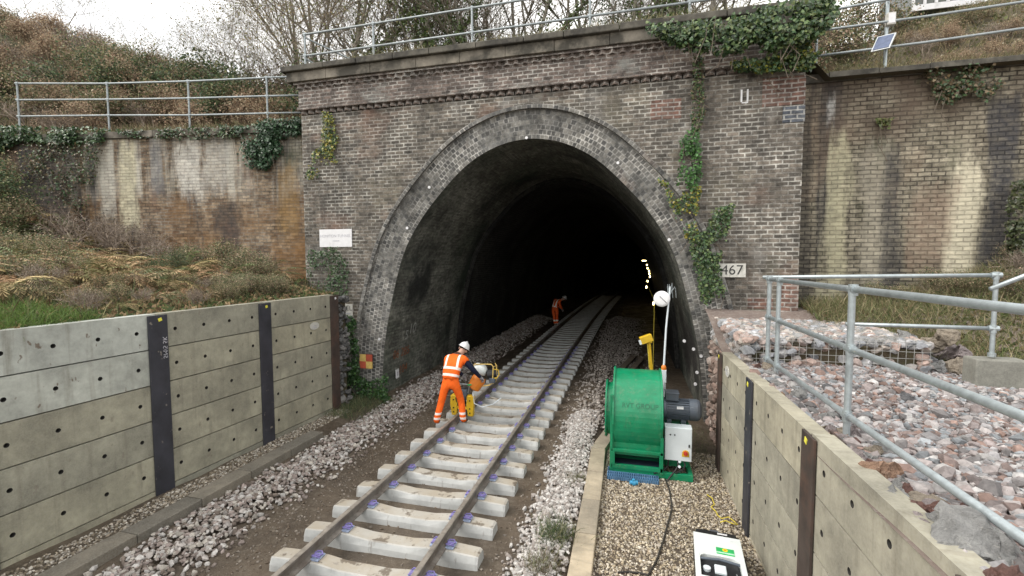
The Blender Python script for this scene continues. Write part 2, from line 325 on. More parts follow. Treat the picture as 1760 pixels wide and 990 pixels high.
MT['redbrick'] = brick('newer_red_brick', (.14, .082, .066), (.21, .12, .096), (.34, .31, .285), ms=.017, big=(.65, 1.2), patch=.5, stains=[(soot, 1.6, .5, .5, .7, None, None, .7, 2), ((.2, .17, .15), 1.5, 1.5, .5, .7, None, None, .5, 5)])
MT['bluebrick'] = brick('blue_engineering_brick', (.08, .09, .11), (.13, .14, .155), (.34, .34, .33), ms=.016, patch=.4)
MT['stone'] = plain('weathered_coping_stone', (.105, .097, .08), .9, var=.45, scale=3, b_=.5, dirt=(.045, .042, .036), dscale=2.2, dlo=.44, dhi=.6)
MT['fascia'] = plain('stone_fascia', (.19, .17, .14), .9, var=.4, scale=2.5, b_=.5, dirt=(.06, .055, .045), dscale=2.2, dlo=.42, dhi=.6)
def concrete(name, c, spots=.35):
    m, t, b = nodes(name); o = objco(t); ri = t.nodes.new('ShaderNodeObjectInfo').outputs['Random']
    off = t.nodes.new('ShaderNodeVectorMath'); off.operation = 'ADD'; t.links.new(o, off.inputs[0])
    cmb = t.nodes.new('ShaderNodeCombineXYZ'); t.links.new(math_(t, 'MULTIPLY', ri, 37.0), cmb.inputs[1]); t.links.new(cmb.outputs[0], off.inputs[1]); q = off.outputs[0]
    base = mixc(t, ramp(t, noise(t, q, 1.3, 6, .6), (.32, 0.0), (.68, 1.0)), tuple(v*.66 for v in c), tuple(v*1.28 for v in c))
    base = mixc(t, 1.0, base, ramp(t, noise(t, q, 7, 7, .72), (.32, .78), (.68, 1.2)), 'MULTIPLY')
    base = mixc(t, ramp(t, noise(t, mapping(t, q, (1, 1, 1.6)), .9, 4, .5), (.60, 0.0), (.66, .45)), base, tuple(v*1.45 for v in c))
    base = mixc(t, 1.0, base, ramp(t, ri, (0, (.85, .87, .88)), (1, (1.12, 1.1, 1.02))), 'MULTIPLY')
    base = mixc(t, ramp(t, noise(t, mapping(t, q, (1, 5, .35)), 1.4, 5, .6), (.54, 0.0), (.72, .55)), base, (.13, .115, .085))   # runs of damp
    base = mixc(t, ramp(t, noise(t, mapping(t, q, (1, 9, 5)), 1.1, 3, .55), (.66, 0.0), (.70, spots)), base, (.12, .085, .06))      # rust coloured spots
    base = mixc(t, ramp(t, noise(t, q, 55, 3, .6), (.3, .0), (.8, .35)), base, (.42, .41, .37))
    t.links.new(base, b.inputs['Base Color']); b.inputs['Roughness'].default_value = .85; b.inputs['Specular IOR Level'].default_value = .3
    bump(t, b, noise(t, q, 40, 4), .25, .004); return m
MT['panel'] = concrete('precast_concrete', (.285, .272, .212)); MT['panelnew'] = concrete('pale_precast_concrete', (.35, .37, .355), .9)
MT['panelR'] = concrete('buff_precast_concrete', (.32, .30, .24), .2)
MT['hole'] = plain('dark_lifting_hole', (.03, .028, .025), .9)
MT['steel'] = plain('dark_painted_steel', (.035, .036, .046), .55, .0, var=.35, scale=3, b_=.2, dirt=(.20, .18, .16), dscale=7, dlo=.65, dhi=.68)
MT['rusty'] = plain('brown_weathering_steel', (.055, .04, .034), .7, .0, var=.35, scale=4, b_=.2, dirt=(.10, .055, .04), dlo=.5, dhi=.7)
MT['galv'] = plain('galvanised_tube', (.40, .45, .47), .42, .55, var=.15, scale=14, dirt=(.22, .24, .25), dscale=5, dlo=.55, dhi=.75)
MT['galvold'] = plain('weathered_galvanised_tube', (.30, .335, .35), .55, .4, var=.2, scale=8)
MT['railhead'] = plain('dull_running_surface', (.30, .27, .235), .5, .45, var=.3, scale=9)
MT['railside'] = plain('rusty_rail_side', (.20, .18, .16), .7, .15, var=.35, scale=6, dirt=(.10, .075, .058), dlo=.45, dhi=.65)
def sleeper_mat():
    m, t, b = nodes('new_concrete_sleeper'); o = objco(t); ri = t.nodes.new('ShaderNodeObjectInfo').outputs['Random']
    off = t.nodes.new('ShaderNodeVectorMath'); off.operation = 'ADD'; t.links.new(o, off.inputs[0]); cmb = t.nodes.new('ShaderNodeCombineXYZ')
    t.links.new(math_(t, 'MULTIPLY', ri, 61.0), cmb.inputs[0]); t.links.new(cmb.outputs[0], off.inputs[1]); q = off.outputs[0]
    base = mixc(t, ramp(t, noise(t, q, 3, 6, .6), (.3, 0.0), (.7, 1.0)), (.36, .37, .365), (.56, .57, .56))
    ge = t.nodes.new('ShaderNodeNewGeometry'); sx = t.nodes.new('ShaderNodeSeparateXYZ'); t.links.new(ge.outputs['Normal'], sx.inputs[0])
    up = ramp(t, sx.outputs[2], (.6, 0.0), (.9, 1.0))
    mud = math_(t, 'MULTIPLY', up, ramp(t, noise(t, q, 2.1, 6, .65), (.3, .5), (.6, 1.0)))
    base = mixc(t, mud, base, (.34, .30, .24))                              # dried mud trodden on to the tops
    spot = math_(t, 'MULTIPLY', up, ramp(t, noise(t, q, 4.5, 4, .6), (.56, 0.0), (.62, .85))); base = mixc(t, spot, base, (.12, .095, .07))
    run = ramp(t, noise(t, mapping(t, q, (9, 9, 1.2)), 1.5, 3), (.62, 0.0), (.7, .6)); base = mixc(t, run, base, (.2, .18, .16))
    t.links.new(base, b.inputs['Base Color']); b.inputs['Roughness'].default_value = .85; bump(t, b, noise(t, q, 30), .3, .004); return m
MT['sleeper'] = sleeper_mat()
MT['clip'] = plain('violet_rail_clip', (.20, .17, .42), .5, var=.3, scale=20)
MT['pad'] = plain('pale_blue_insulator', (.30, .36, .5), .6)
MT['stones'] = vcol('broken_stone', .85, grain=.3, gscale=28)
MT['leaf'] = vcol('leaves', .55, .25, .35); MT['ivy'] = vcol('ivy_leaves', .38, .15, .5); MT['dry'] = vcol('dry_leaves', .8, .25, .2); MT['bark'] = vcol('bark', .95, grain=.35, gscale=9)
def soil(name, a, b2, c3, scale=1.2, rough=.9, wet=0):
    m, t, b = nodes(name); o = objco(t)
    base = mixc(t, ramp(t, noise(t, o, scale, 7, .65), (.35, 0.0), (.65, 1.0)), a, b2); base = mixc(t, ramp(t, noise(t, o, scale*9, 5, .7), (.5, 0.0), (.7, .8)), base, c3)
    t.links.new(base, b.inputs['Base Color'])
    rg = ramp(t, noise(t, o, 1.7, 4), (.42, rough-wet), (.6, rough)); t.links.new(rg, b.inputs['Roughness'])
    bump(t, b, noise(t, o, 22, 6, .7), .7, .03); return m
MT['mud'] = soil('wet_track_mud', (.062, .047, .034), (.115, .088, .062), (.15, .125, .095), 1.1, .85, .4)
MT['earth'] = soil('bank_earth', (.05, .045, .028), (.10, .075, .045), (.07, .075, .03), .9)
MT['grit'] = soil('terrace_grit', (.15, .115, .10), (.23, .185, .16), (.28, .25, .23), 1.5)
def fanpaint():
    m, t, b = nodes('scuffed_green_paint'); o = objco(t); base = mixc(t, ramp(t, noise(t, o, 2.5, 6, .6), (.35, 0.), (.65, 1.)), (.003, .175, .075), (.005, .24, .11))
    dust = ramp(t, noise(t, o, 9, 7, .75), (.52, 0.0), (.72, .5)); base = mixc(t, dust, base, (.12, .20, .12))
    run = ramp(t, noise(t, mapping(t, o, (14, 14, .9)), 1, 4), (.60, 0.0), (.70, .35)); base = mixc(t, run, base, (.02, .12, .06))
    chip = ramp(t, noise(t, o, 38, 3, .7), (.70, 0.0), (.72, .8)); base = mixc(t, chip, base, (.05, .045, .035))
    t.links.new(base, b.inputs['Base Color']); t.links.new(ramp(t, noise(t, o, 6, 5), (.3, .25), (.7, .5)), b.inputs['Roughness']); bump(t, b, noise(t, o, 4, 4), .12, .02); return m
MT['green'] = fanpaint()
MT['darkgreen'] = plain('green_lettering', (.004, .125, .055), .4)
MT['inside'] = plain('dark_duct_inside', (.012, .02, .035), .6)
MT['motor'] = plain('grey_motor_paint', (.095, .115, .145), .42, .1, var=.15, scale=5, dirt=(.06, .06, .065))
MT['boxwhite'] = plain('pale_cabinet_paint', (.66, .72, .76), .4, var=.04, dirt=(.5, .53, .55), dlo=.6, dhi=.8)
MT['white'] = plain('white_sign', (.72, .72, .74), .5, var=.06, dirt=(.5, .5, .5), dlo=.55, dhi=.8)
MT['offwhite'] = plain('grimy_white_sign', (.55, .54, .50), .6, var=.12, dirt=(.3, .3, .27), dscale=8, dlo=.5, dhi=.72)
MT['signgrey'] = plain('faded_sign_lettering', (.42, .42, .46), .6); MT['black'] = plain('black_plastic', (.012, .012, .014), .4); MT['blackpaint'] = plain('black_lettering', (.03, .03, .03), .6)
MT['red'] = plain('red_paint', (.5, .05, .03), .45, var=.15); MT['yellow'] = plain('yellow_paint', (.62, .40, .02), .45, var=.15, dirt=(.25, .17, .03), dlo=.6, dhi=.75)
MT['amber'] = plain('faded_yellow_panel', (.66, .47, .15), .6); MT['orangered'] = plain('faded_red_panel', (.45, .09, .05), .6)
MT['orangepaint'] = plain('orange_paint', (.68, .20, .02), .45, var=.1); MT['grafO'] = plain('orange_spray_paint', (.22, .08, .035), .8, var=.5, scale=25); MT['grafW'] = plain('white_spray_paint', (.30, .31, .29), .8, var=.5, scale=25)
MT['tapey'] = plain('yellow_marking_paint', (.75, .70, .08), .6); MT['wire'] = plain('gabion_wire', (.42, .42, .40), .5, .4)
MT['blue'] = plain('blue_plastic_grating', (.10, .21, .36), .5); MT['bluev'] = plain('bright_blue_plastic', (.05, .30, .52), .4)
MT['rope'] = plain('yellow_rope', (.60, .48, .06), .8, scale=40); MT['cable'] = plain('muddy_black_cable', (.03, .027, .024), .6)
MT['kerb'] = concrete('brown_stained_concrete', (.155, .135, .11), .1); MT['kerbR'] = concrete('tan_concrete', (.34, .285, .215), .1); MT['blk'] = concrete('grey_concrete_block', (.22, .22, .20), .4)
MT['labelgreen'] = plain('green_label', (.03, .42, .12), .4); MT['labelyel'] = plain('yellow_emblem', (.75, .65, .03), .4); MT['labelpale'] = plain('pale_green_label_band', (.45, .75, .55), .4)
MT['shell'] = plain('white_plastic_shell', (.70, .74, .74), .35, var=.04, dirt=(.45, .47, .46), dscale=9, dlo=.62, dhi=.8)
MT['glassblue'] = plain('solar_cells', (.10, .13, .22), .12, .0, var=.2, scale=12); MT['alu'] = plain('aluminium', (.55, .57, .58), .35, .7); MT['wood'] = plain('weathered_wood', (.16, .13, .10), .85, var=.35, scale=8, b_=.3)
m_, t_, b_ = nodes('lamp_glow'); b_.inputs['Emission Color'].default_value = (1, .74, .30, 1); b_.inputs['Emission Strength'].default_value = 9; b_.inputs['Base Color'].default_value = (1, .9, .6, 1); MT['glow'] = m_
m_, t_, b_ = nodes('glasshouse_glass'); b_.inputs['Base Color'].default_value = (.10, .11, .10, 1); b_.inputs['Roughness'].default_value = .08; MT['glass'] = m_
# ------------------------------------------------------------------ ground
def sm(a, b, v): t = np.clip((np.asarray(v, float)-a)/(b-a), 0, 1); return t*t*(3-2*t)
_ph = rng.uniform(0, 6.28, (14, 3)); _fr = rng.normal(0, 1, (14, 2))
def bumpf(x, y, s, a):                           # smooth random undulation
    z = 0
    for k in range(14): z = z+np.sin(x*_fr[k, 0]*s+y*_fr[k, 1]*s+_ph[k, 0])
    return z*a/4
def zT(x, y):
    u = x-bend(y); z = -.345+.085*sm(-5.15, -6.2, u)+.07*sm(-6.3, -6.6, u)
    z = z+.20*sm(-1.55, -1.05, u)*(1-sm(-.75, -.55, u))+.13*sm(-.75, -.5, u)
    return z+bumpf(x, y, 5, .012)
def zL(x, y):
    d = -7.25-x; z = 2.60+.14*np.maximum(0, d)+.35*np.maximum(0, d-8)+bumpf(x, y, 1.3, .08)*sm(.2, 2, d)
    return np.where((x > -8.7) & (y > 10.25), -.2, z)
def zR(x, y): return 1.80+sm(8.4, 11.4, y)*(.62+.17*np.maximum(0, x-4.2))+.25*np.maximum(0, x-5.8)+bumpf(x, y, 2, .03)
def zH(x, y):
    base = np.interp(x, [-70, -40, -30, -24, -19, -14, -10, 3, 4.5, 8, 20, 60], [18, 16.0, 14.8, 12.7, 10.9, 9.4, 8.3, 8.6, 9.7, 10.7, 13.6, 19])
    yw = np.where(x < -8.8, 11.6+(x+8.9)*.136, 11.6); k = np.where(x > 3.6, sm(0, 6, y-yw), sm(0, 7.5, y-yw))
    lo = np.where(np.abs(x+2.7) < 6.4, 8.0, 7.35)
    return lo+(base-lo)*k+bumpf(x, y, .5, .15)*sm(1, 5, y-yw)
def sheet(name, fz, xs, ys, mat, keep=None):
    X, Y_ = np.meshgrid(xs, ys); Z = fz(X, Y_); V = np.stack([X, Y_, Z], -1).reshape(-1, 3); nx = len(xs)
    i, j = np.meshgrid(np.arange(nx-1), np.arange(len(ys)-1)); a = (j*nx+i).ravel(); Fq = np.stack([a, a+1, a+nx+1, a+nx], 1)
    if keep is not None: c = V[Fq].mean(1); Fq = Fq[keep(c[:, 0], c[:, 1])]
    return tag(npmesh(name, V, Fq, mat, smooth=True), kind='structure')
sheet('ground', lambda x, y: -.7+0*x, np.linspace(-350, 350, 15), np.linspace(-250, 450, 15), MT['earth'])
xs = np.arange(-7.6, 5.4, .1); ys = np.concatenate([np.arange(-6, 16, .1), np.arange(16, 78, .5)])
sheet('trackbed', zT, xs, ys, MT['mud'], lambda x, y: (x < 2.0) | (y > 30))
sheet('left_bank', zL, np.concatenate([np.arange(-60, -24, 2.), np.arange(-24, -7.1, .25)]), np.concatenate([np.arange(-10, 0, 1.), np.arange(0, 12, .25)]), MT['earth'], lambda x, y: y < np.where(x < -8.8, 11.9+(x+8.9)*.136, 11.4))
sheet('terrace', zR, np.concatenate([np.arange(1.58, 8, .2), np.arange(8, 40, 1.)]), np.concatenate([np.arange(-8, 0, 1.), np.arange(0, 12, .2)]), MT['grit'])
def meadow(a, b2): return np.concatenate([np.arange(a, -26, 3.), np.arange(-26, 14, .5), np.arange(14, b2, 3.)])
sheet('hill', zH, meadow(-110, 110), np.concatenate([np.arange(8.6, 24, .4), np.arange(24, 130, 4.)]), MT['earth'], lambda x, y: y > np.where(x < -8.8, 11.75+(x+8.9)*.136, 11.5))

# ------------------------------------------------------------------ tunnel portal and lining
CX = -2.48; PY = 11.0; RY = 11.06
prof = np.array([(4.12, -.6), (4.08, .2), (3.97, 1.3), (3.75, 2.4), (3.40, 3.6), (2.95, 4.42), (2.40, 5.1), (1.62, 5.85), (.82, 6.28), (0, 6.42)])
def smooth_profile(p, n):
    # Catmull-Rom through the half profile, mirrored over the crown
    q = np.concatenate([p, (p*[-1, 1])[::-1][1:]]); q = np.concatenate([[2*q[0]-q[1]], q, [2*q[-1]-q[-2]]]); o = []
    for i in range(1, len(q)-2):
        for s in np.linspace(0, 1, n, endpoint=False):
            a, b, c, d = q[i-1:i+3]; o.append(.5*((2*b)+(-a+c)*s+(2*a-5*b+4*c-d)*s*s+(-a+3*b-3*c+d)*s**3))
    o.append(q[-2]); return np.array(o)
INTR = smooth_profile(prof, 5)
tn = np.gradient(INTR, axis=0); nr = np.stack([tn[:, 1], -tn[:, 0]], 1); nr /= np.linalg.norm(nr, axis=1)[:, None]
thick = .70+.14*np.clip((5-INTR[:, 1])/5, 0, 1); EXTR = INTR+nr*thick[:, None]; EXTR[:, 1] = np.maximum(EXTR[:, 1], -.6)
arc = np.concatenate([[0], np.cumsum(np.linalg.norm(np.diff(INTR, axis=0), axis=1))])
tun = thing('railway_tunnel', 'dark brick railway tunnel portal with its arched mouth swallowing the track', 'tunnel', (CX, PY, -.35))
toff = Vector((-CX, -PY, .35))
def tb(mb, name, mat, **k): o = mb.build(name, mat, tun, **k); o.location = toff; return o
XL_, XR_ = -8.85, 3.42
m = MB()
E3 = [(CX+e[0], e[1]) for e in EXTR]
xmax, xmin = E3[0][0], E3[-1][0]
topz = 7.46
def q2(mb, x0, z0, x1, z1, x2, z2, x3, z3, y): mb.quad((x0, y, z0), (x1, y, z1), (x2, y, z2), (x3, y, z3), [(x0, z0), (x1, z1), (x2, z2), (x3, z3)])
q2(m, xmax, -.6, XR_, -.6, XR_, topz, xmax, topz, PY); q2(m, XL_, -.6, xmin, -.6, xmin, topz, XL_, topz, PY)
for (a, b) in zip(E3[:-1], E3[1:]):
    if a[0]-b[0] > 1e-4: q2(m, b[0], b[1], a[0], a[1], a[0], topz, b[0], topz, PY)
for x, s in ((XL_, 1), (XR_, 1)): m.quad((x, PY, -.6), (x, 12.2, -.6), (x, 12.2, topz), (x, PY, topz), [(PY, -.6), (12.2, -.6), (12.2, topz), (PY, topz)])
tb(m, 'brick_face', MT['portal'])
m = MB()
for i in range(len(INTR)-1):
    a, b, c, d = INTR[i], INTR[i+1], EXTR[i+1], EXTR[i]; u0, u1 = arc[i], arc[i+1]
    m.quad((CX+a[0], RY, a[1]), (CX+d[0], RY, d[1]), (CX+c[0], RY, c[1]), (CX+b[0], RY, b[1]), [(u0, 0), (u0, thick[i]), (u1, thick[i+1]), (u1, 0)])
    m.quad((CX+d[0], RY, d[1]), (CX+d[0], PY, d[1]), (CX+c[0], PY, c[1]), (CX+c[0], RY, c[1]), [(u0, .8), (u0, .86), (u1, .86), (u1, .8)])
tb(m, 'arch_ring', MT['ring'])
for hood, r0, r1, yy in ((1, .0, .09, PY-.035),):                 # thin hood course round the ring
    m = MB()
    for i in range(3, len(INTR)-4):
        def pt(k, r): p = EXTR[k]+nr[k]*r; return (CX+p[0], p[1])
        a, b, c, d = pt(i, r0), pt(i+1, r0), pt(i+1, r1), pt(i, r1); u0, u1 = arc[i], arc[i+1]
        m.quad((a[0], yy, a[1]), (d[0], yy, d[1]), (c[0], yy, c[1]), (b[0], yy, b[1]), [(u0, 0), (u0, .1), (u1, .1), (u1, 0)])
        m.quad((d[0], yy, d[1]), (d[0], PY, d[1]), (c[0], PY, c[1]), (c[0], yy, c[1]), [(u0, 0), (u0, .05), (u1, .05), (u1, 0)])
        m.quad((a[0], PY, a[1]), (a[0], yy, a[1]), (b[0], yy, b[1]), (b[0], PY, b[1]), [(u0, 0), (u0, .05), (u1, .05), (u1, 0)])
    tb(m, 'hood_course', MT['ring'])
def lining(name, P, y0, y1, dy, mat, closed=False):
    m = MB(); ar = np.concatenate([[0], np.cumsum(np.linalg.norm(np.diff(P, axis=0), axis=1))]); Ys = np.linspace(y0, y1, max(2, int(round((y1-y0)/dy))+1))
    for ya, yb in zip(Ys[:-1], Ys[1:]):
        ba, bb_ = bend(ya), bend(yb)
        for i in range(len(P)-1):
            a, b = P[i], P[i+1]
            m.quad((CX+a[0]+ba, ya, a[1]), (CX+b[0]+ba, ya, b[1]), (CX+b[0]+bb_, yb, b[1]), (CX+a[0]+bb_, yb, a[1]), [(ya, ar[i]), (ya, ar[i+1]), (yb, ar[i+1]), (yb, ar[i])])
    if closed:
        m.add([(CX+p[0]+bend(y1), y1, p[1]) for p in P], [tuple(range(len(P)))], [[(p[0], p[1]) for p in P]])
    return m
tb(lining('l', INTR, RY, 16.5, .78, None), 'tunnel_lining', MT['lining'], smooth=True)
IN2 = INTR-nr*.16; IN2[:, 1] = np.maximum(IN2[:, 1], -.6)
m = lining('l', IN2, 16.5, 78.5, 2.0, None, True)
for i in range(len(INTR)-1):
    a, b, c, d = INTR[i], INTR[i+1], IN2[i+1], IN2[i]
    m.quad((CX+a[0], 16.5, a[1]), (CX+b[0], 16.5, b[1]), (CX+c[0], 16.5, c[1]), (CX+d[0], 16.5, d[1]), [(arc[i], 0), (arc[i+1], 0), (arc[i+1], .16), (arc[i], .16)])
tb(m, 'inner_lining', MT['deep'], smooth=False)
# band courses, frieze, cornice, coping; each dentil row is one moulded course
def xrow(x0, x1, y0, y1, z0, z1): m = MB(); m.bb(x0, x1, y0, y1, z0, z1); return m
m = xrow(XL_-.06, XR_+.06, PY-.10, 12.2, 7.58, 7.66)
x = XL_-.02
while x < XR_: m.prism([(x, PY+.02), (x+.20, PY+.02), (x+.10, PY-.085)], 7.475, 7.58, 'Z'); x += .225
tb(m, 'string_course', MT['frieze'])
tb(xrow(XL_-.03, XR_+.03, PY-.06, 12.2, 7.66, 8.13), 'frieze', MT['frieze'])
m = xrow(XL_-.12, XR_+.10, PY-.14, 12.2, 8.24, 8.30)
x = XL_-.08
while x < XR_+.02: m.prism([(x, PY-.05), (x+.20, PY-.05), (x+.10, PY-.135)], 8.14, 8.24, 'Z'); x += .225
m.bb(XL_-.03, XR_+.03, PY-.06, 12.2, 8.13, 8.24); tb(m, 'cornice', MT['frieze'])
x = XL_-.28; k = 0
while x < XR_+.2:
    x1 = min(x+1.15+.25*random.random(), XR_+.25); dz = random.uniform(-.015, .015)
    tb(xrow(x+.004, x1-.004, PY-.20+dz, 12.2, 8.30, 8.55), 'fascia_stone', MT['fascia'], bevel=.012)
    x = x1
x = XL_-.4
while x < XR_+.3:
    x1 = min(x+.9+.5*random.random(), XR_+.36); dz = random.uniform(-.012, .02)
    tb(xrow(x+.006, x1-.006, PY-.30+dz, 12.25, 8.55, 8.70+dz), 'coping_stone', MT['stone'], bevel=.02)
    x = x1
def patch(x0, x1, z0, z1, y, mat, name): m = MB(); m.bb(x0, x1, y, PY+.05, z0, z1); return tb(m, name, mat)
patch(2.62, XR_+.012, 6.72, 7.30, PY-.012, MT['redbrick'], 'brick_repair'); patch(3.02, XR_+.016, 6.36, 6.69, PY-.018, MT['bluebrick'], 'brick_repair')
patch(3.02, XR_+.012, 1.9, 3.12, PY-.010, MT['redbrick'], 'brick_repair'); patch(.35, 1.0, 6.62, 7.05, PY-.008, MT['redbrick'], 'brick_repair'); patch(2.45, 2.95, 2.42, 2.66, PY-.010, MT['redbrick'], 'brick_repair')
for (x, y, Y0) in [(905, 237, RY), (738, 322, RY), (652, 583, RY), (700, 392, RY), (1062, 280, RY), (1150, 412, RY), (1198, 640, RY), (1205, 612, RY), (1192, 600, RY), (1195, 660, RY), (1176, 586, RY)]:
    p = at(x, y, Y=Y0); m = MB(); m.cyl((p[0], Y0+.01, p[2]), (p[0], Y0-.02, p[2]), .035, 10); tb(m, 'survey_stud', MT['white'])
for dx in (0, .12):
    m = MB(); m.bb(2.20+dx, 2.235+dx, PY-.006, PY+.002, 6.86, 7.12); tb(m, 'painted_mark', MT['white'])
m = MB(); m.bb(2.225, 2.35, PY-.006, PY+.002, 6.83, 6.855); tb(m, 'painted_mark', MT['white'])
# writing sprayed on the lining (left wall)
for s, (x, y), size, mt in (('10', (707, 565), .36, 'grafW'), ('5', (698, 576), .3, 'grafW'), ('06 285', (692, 606), .27, 'grafO'), ('104', (697, 634), .27, 'grafO')):
    z = at(x, y, X=-6.45)[2]; Yc = at(x, y, X=-6.45)[1]; xi = CX-np.interp(z, prof[:, 1], prof[:, 0])
    V, Fx = text_arrays(s, size*1.3); m = MB()
    P = []
    for v in V:
        zz = z+v[1]; P.append((CX-np.interp(zz, prof[:, 1], prof[:, 0])+.02, Yc+v[0], zz))
    m.add(P, Fx); tb(m, 'sprayed_writing', MT[mt])
# ------------------------------------------------------------------ wing walls
def wing(name, label, A, B, zb, zt, mat, copmat, coph, over, pal):
    t = thing(name, label, 'wall', (*A, zb)); A = np.array(A); B = np.array(B); Ln = np.linalg.norm(B-A); d = (B-A)/Ln; n = np.array([d[1], -d[0]])
    if n[1] > 0: n = -n
    m = MB(); k = 12
    for i in range(k):
        s0, s1 = Ln*i/k, Ln*(i+1)/k; p0, p1 = A+d*s0, A+d*s1
        m.quad((*p0, zb), (*p1, zb), (*p1, zt), (*p0, zt), [(s0, zb), (s1, zb), (s1, zt), (s0, zt)])
    o = m.build('brick_face', mat, t); o.location = (-A[0], -A[1], -zb)
    s = 0
    while s < Ln:
        s1 = min(Ln, s+random.uniform(.7, 1.1)); dz = random.uniform(-.02, .02); a = A+d*(s+.004); b = A+d*(s1-.004); f = n*(over+random.uniform(-.01, .01)); g = -n*.45
        m = MB(); P = [(*(a+f), zt), (*(b+f), zt), (*(b+g), zt), (*(a+g), zt)]; m.add(P+[(p[0], p[1], zt+coph+dz) for p in P], [(0, 1, 5, 4), (1, 2, 6, 5), (2, 3, 7, 6), (3, 0, 4, 7), (4, 5, 6, 7), (3, 2, 1, 0)])
        o = m.build('coping_stone', copmat, t, bevel=.012); o.location = (-A[0], -A[1], -zb); s = s1
    return t
wing('wing_wall', 'brick wing wall left of the portal with cream lime streaks over brown bricks', (-8.6, 11.55), (-26, 9.18), 1.2, 7.18, MT['wingL'], MT['fascia'], .2, .07, 0)
wing('wing_wall', 'olive buff brick wing wall right of the portal with dark vertical stains', (3.38, 11.7), (20, 11.7), 1.2, 7.34, MT['wingR'], MT['stone'], .19, .06, 0)
# ------------------------------------------------------------------ retaining walls of concrete panels between steel posts
def retaining(name, label, side, X0, ang, Ys, zt, ph, nrow, mats, postmat, zb, toplevels=None):
    t = thing(name, label, 'retaining wall', (X0, Ys[0], zb), group=None)
    def xw(Y): return X0+ang*(Y-8)
    s = 1 if side == 'L' else -1                       # the side the track is on
    for pi in range(len(Ys)-1):
        ya, yb = Ys[pi]+.02, Ys[pi+1]-.02
        for r in range(nrow):
            z1 = zt[pi]-ph*r-.009; z0 = max(zb, zt[pi]-ph*(r+1)+.009)
            if z1-z0 < .05: continue
            m = MB(); Th = .17
            def P(y, z, o=0.0): return (xw(y)-s*o, y, z)
            hs = [ya+(yb-ya)*(.13+.245*k) for k in range(4)]; zc = z0+(z1-z0)*.5; rad = .029; e = .085; cuts = [ya]
            full = (z1-z0) > .3
            if full:
                for hy in hs: cuts += [hy-e, hy+e]
            cuts.append(yb)
            for k in range(len(cuts)-1):
                a, b = cuts[k], cuts[k+1]
                if full and k % 2 == 1:
                    hy = (a+b)/2
                    m.quad(P(a, z0), P(b, z0), P(b, zc-e), P(a, zc-e)); m.quad(P(a, zc+e), P(b, zc+e), P(b, z1), P(a, z1))
                    n = 16; ci = [(hy+rad*math.cos(2*math.pi*j/n+math.pi/4), zc+rad*math.sin(2*math.pi*j/n+math.pi/4)) for j in range(n)]
                    sq = []
                    for j in range(n):
                        th = 2*math.pi*j/n+math.pi/4; cx_, cz_ = math.cos(th), math.sin(th); f = e/max(abs(cx_), abs(cz_)); sq.append((hy+cx_*f, zc+cz_*f))
                    for j in range(n):
                        j2 = (j+1) % n
                        m.quad(P(*sq[j]), P(*sq[j2]), P(*ci[j2]), P(*ci[j])); m.quad(P(*ci[j]), P(*ci[j2]), P(*ci[j2], .07), P(*ci[j], .07), mi=1)
                    m.add([P(*c, .07) for c in ci], [tuple(range(n))], mi=1)
                else: m.quad(P(a, z0), P(b, z0), P(b, z1), P(a, z1))
            m.quad(P(ya, z1), P(yb, z1), P(yb, z1, Th), P(ya, z1, Th)); m.quad(P(ya, z0), P(yb, z0), P(yb, z0, Th), P(ya, z0, Th))
            m.quad(P(ya, z0, Th), P(yb, z0, Th), P(yb, z1, Th), P(ya, z1, Th)); m.quad(P(ya, z0), P(ya, z1), P(ya, z1, Th), P(ya, z0, Th)); m.quad(P(yb, z0), P(yb, z1), P(yb, z1, Th), P(yb, z0, Th))
            mt = mats[0] if not (side == 'L' and pi == 1 and r < 2) else MT['panelnew']
            o = m.build('concrete_panel', [mt, MT['hole']], t); o.location = (-X0, -Ys[0], -zb)
            if mt is MT['panelnew']: o['label'] = 'paler blue grey concrete panel with brown spots'
    for k, Y in enumerate(Ys):
        x = xw(Y); h1 = max(zt[min(k, len(zt)-1)], zt[max(0, k-1)])-.03; hw = .15; m = MB(); f0, f1 = s*.035, s*.015
        m.bb(x+s*.006, x+s*.030, Y-hw, Y+hw, zb-.2, h1); m.bb(x-s*.20, x-s*.22, Y-hw, Y+hw, zb-.2, h1); m.bb(x-s*.20, x+s*.006, Y-.008, Y+.008, zb-.2, h1-.002)
        o = m.build('steel_post', postmat[k % len(postmat)], t, bevel=.003); o.location = (-X0, -Ys[0], -zb)
        mk = MB(); mk.box((x+s*.033, Y+.03, h1-.07), (.006, .055, .05), rx=.3); p = mk.build('paint_mark', MT['tapey'] if k != len(Ys)-1 or side == 'R' else MT['white'], o)
        if side == 'L' and k == 2:
            V, Fx = text_arrays('5M/5 5K', .10); mk = MB(); mk.add([(x+s*.0335, Y+.09+v[1], h1-.52+v[0]) for v in V], Fx); mk.build('chalk_writing', MT['signgrey'], o)
    return t, xw
LY = [1.28, 3.38, 5.48, 7.57, 9.68]
lw, xwl = retaining('retaining_wall', 'tall grey concrete panel wall with dark steel posts on the left of the track', 'L', -7.08, .0324, LY, [2.67]*4, .555, 6, [MT['panel']], [MT['steel'], MT['steel'], MT['steel'], MT['steel'], MT['rusty']], -.45)
RYs = [.5, 2.56, 4.62, 6.66, 8.6]
rw, xwr = retaining('retaining_wall', 'buff concrete panel wall with brown steel posts below the stone terrace on the right', 'R', 1.53, -.0162, RYs, [1.93, 1.93, 1.91, 1.89], .52, 5, [MT['panelR']], [MT['rusty'], MT['rusty'], MT['rusty'], MT['steel'], MT['rusty']], -.45)
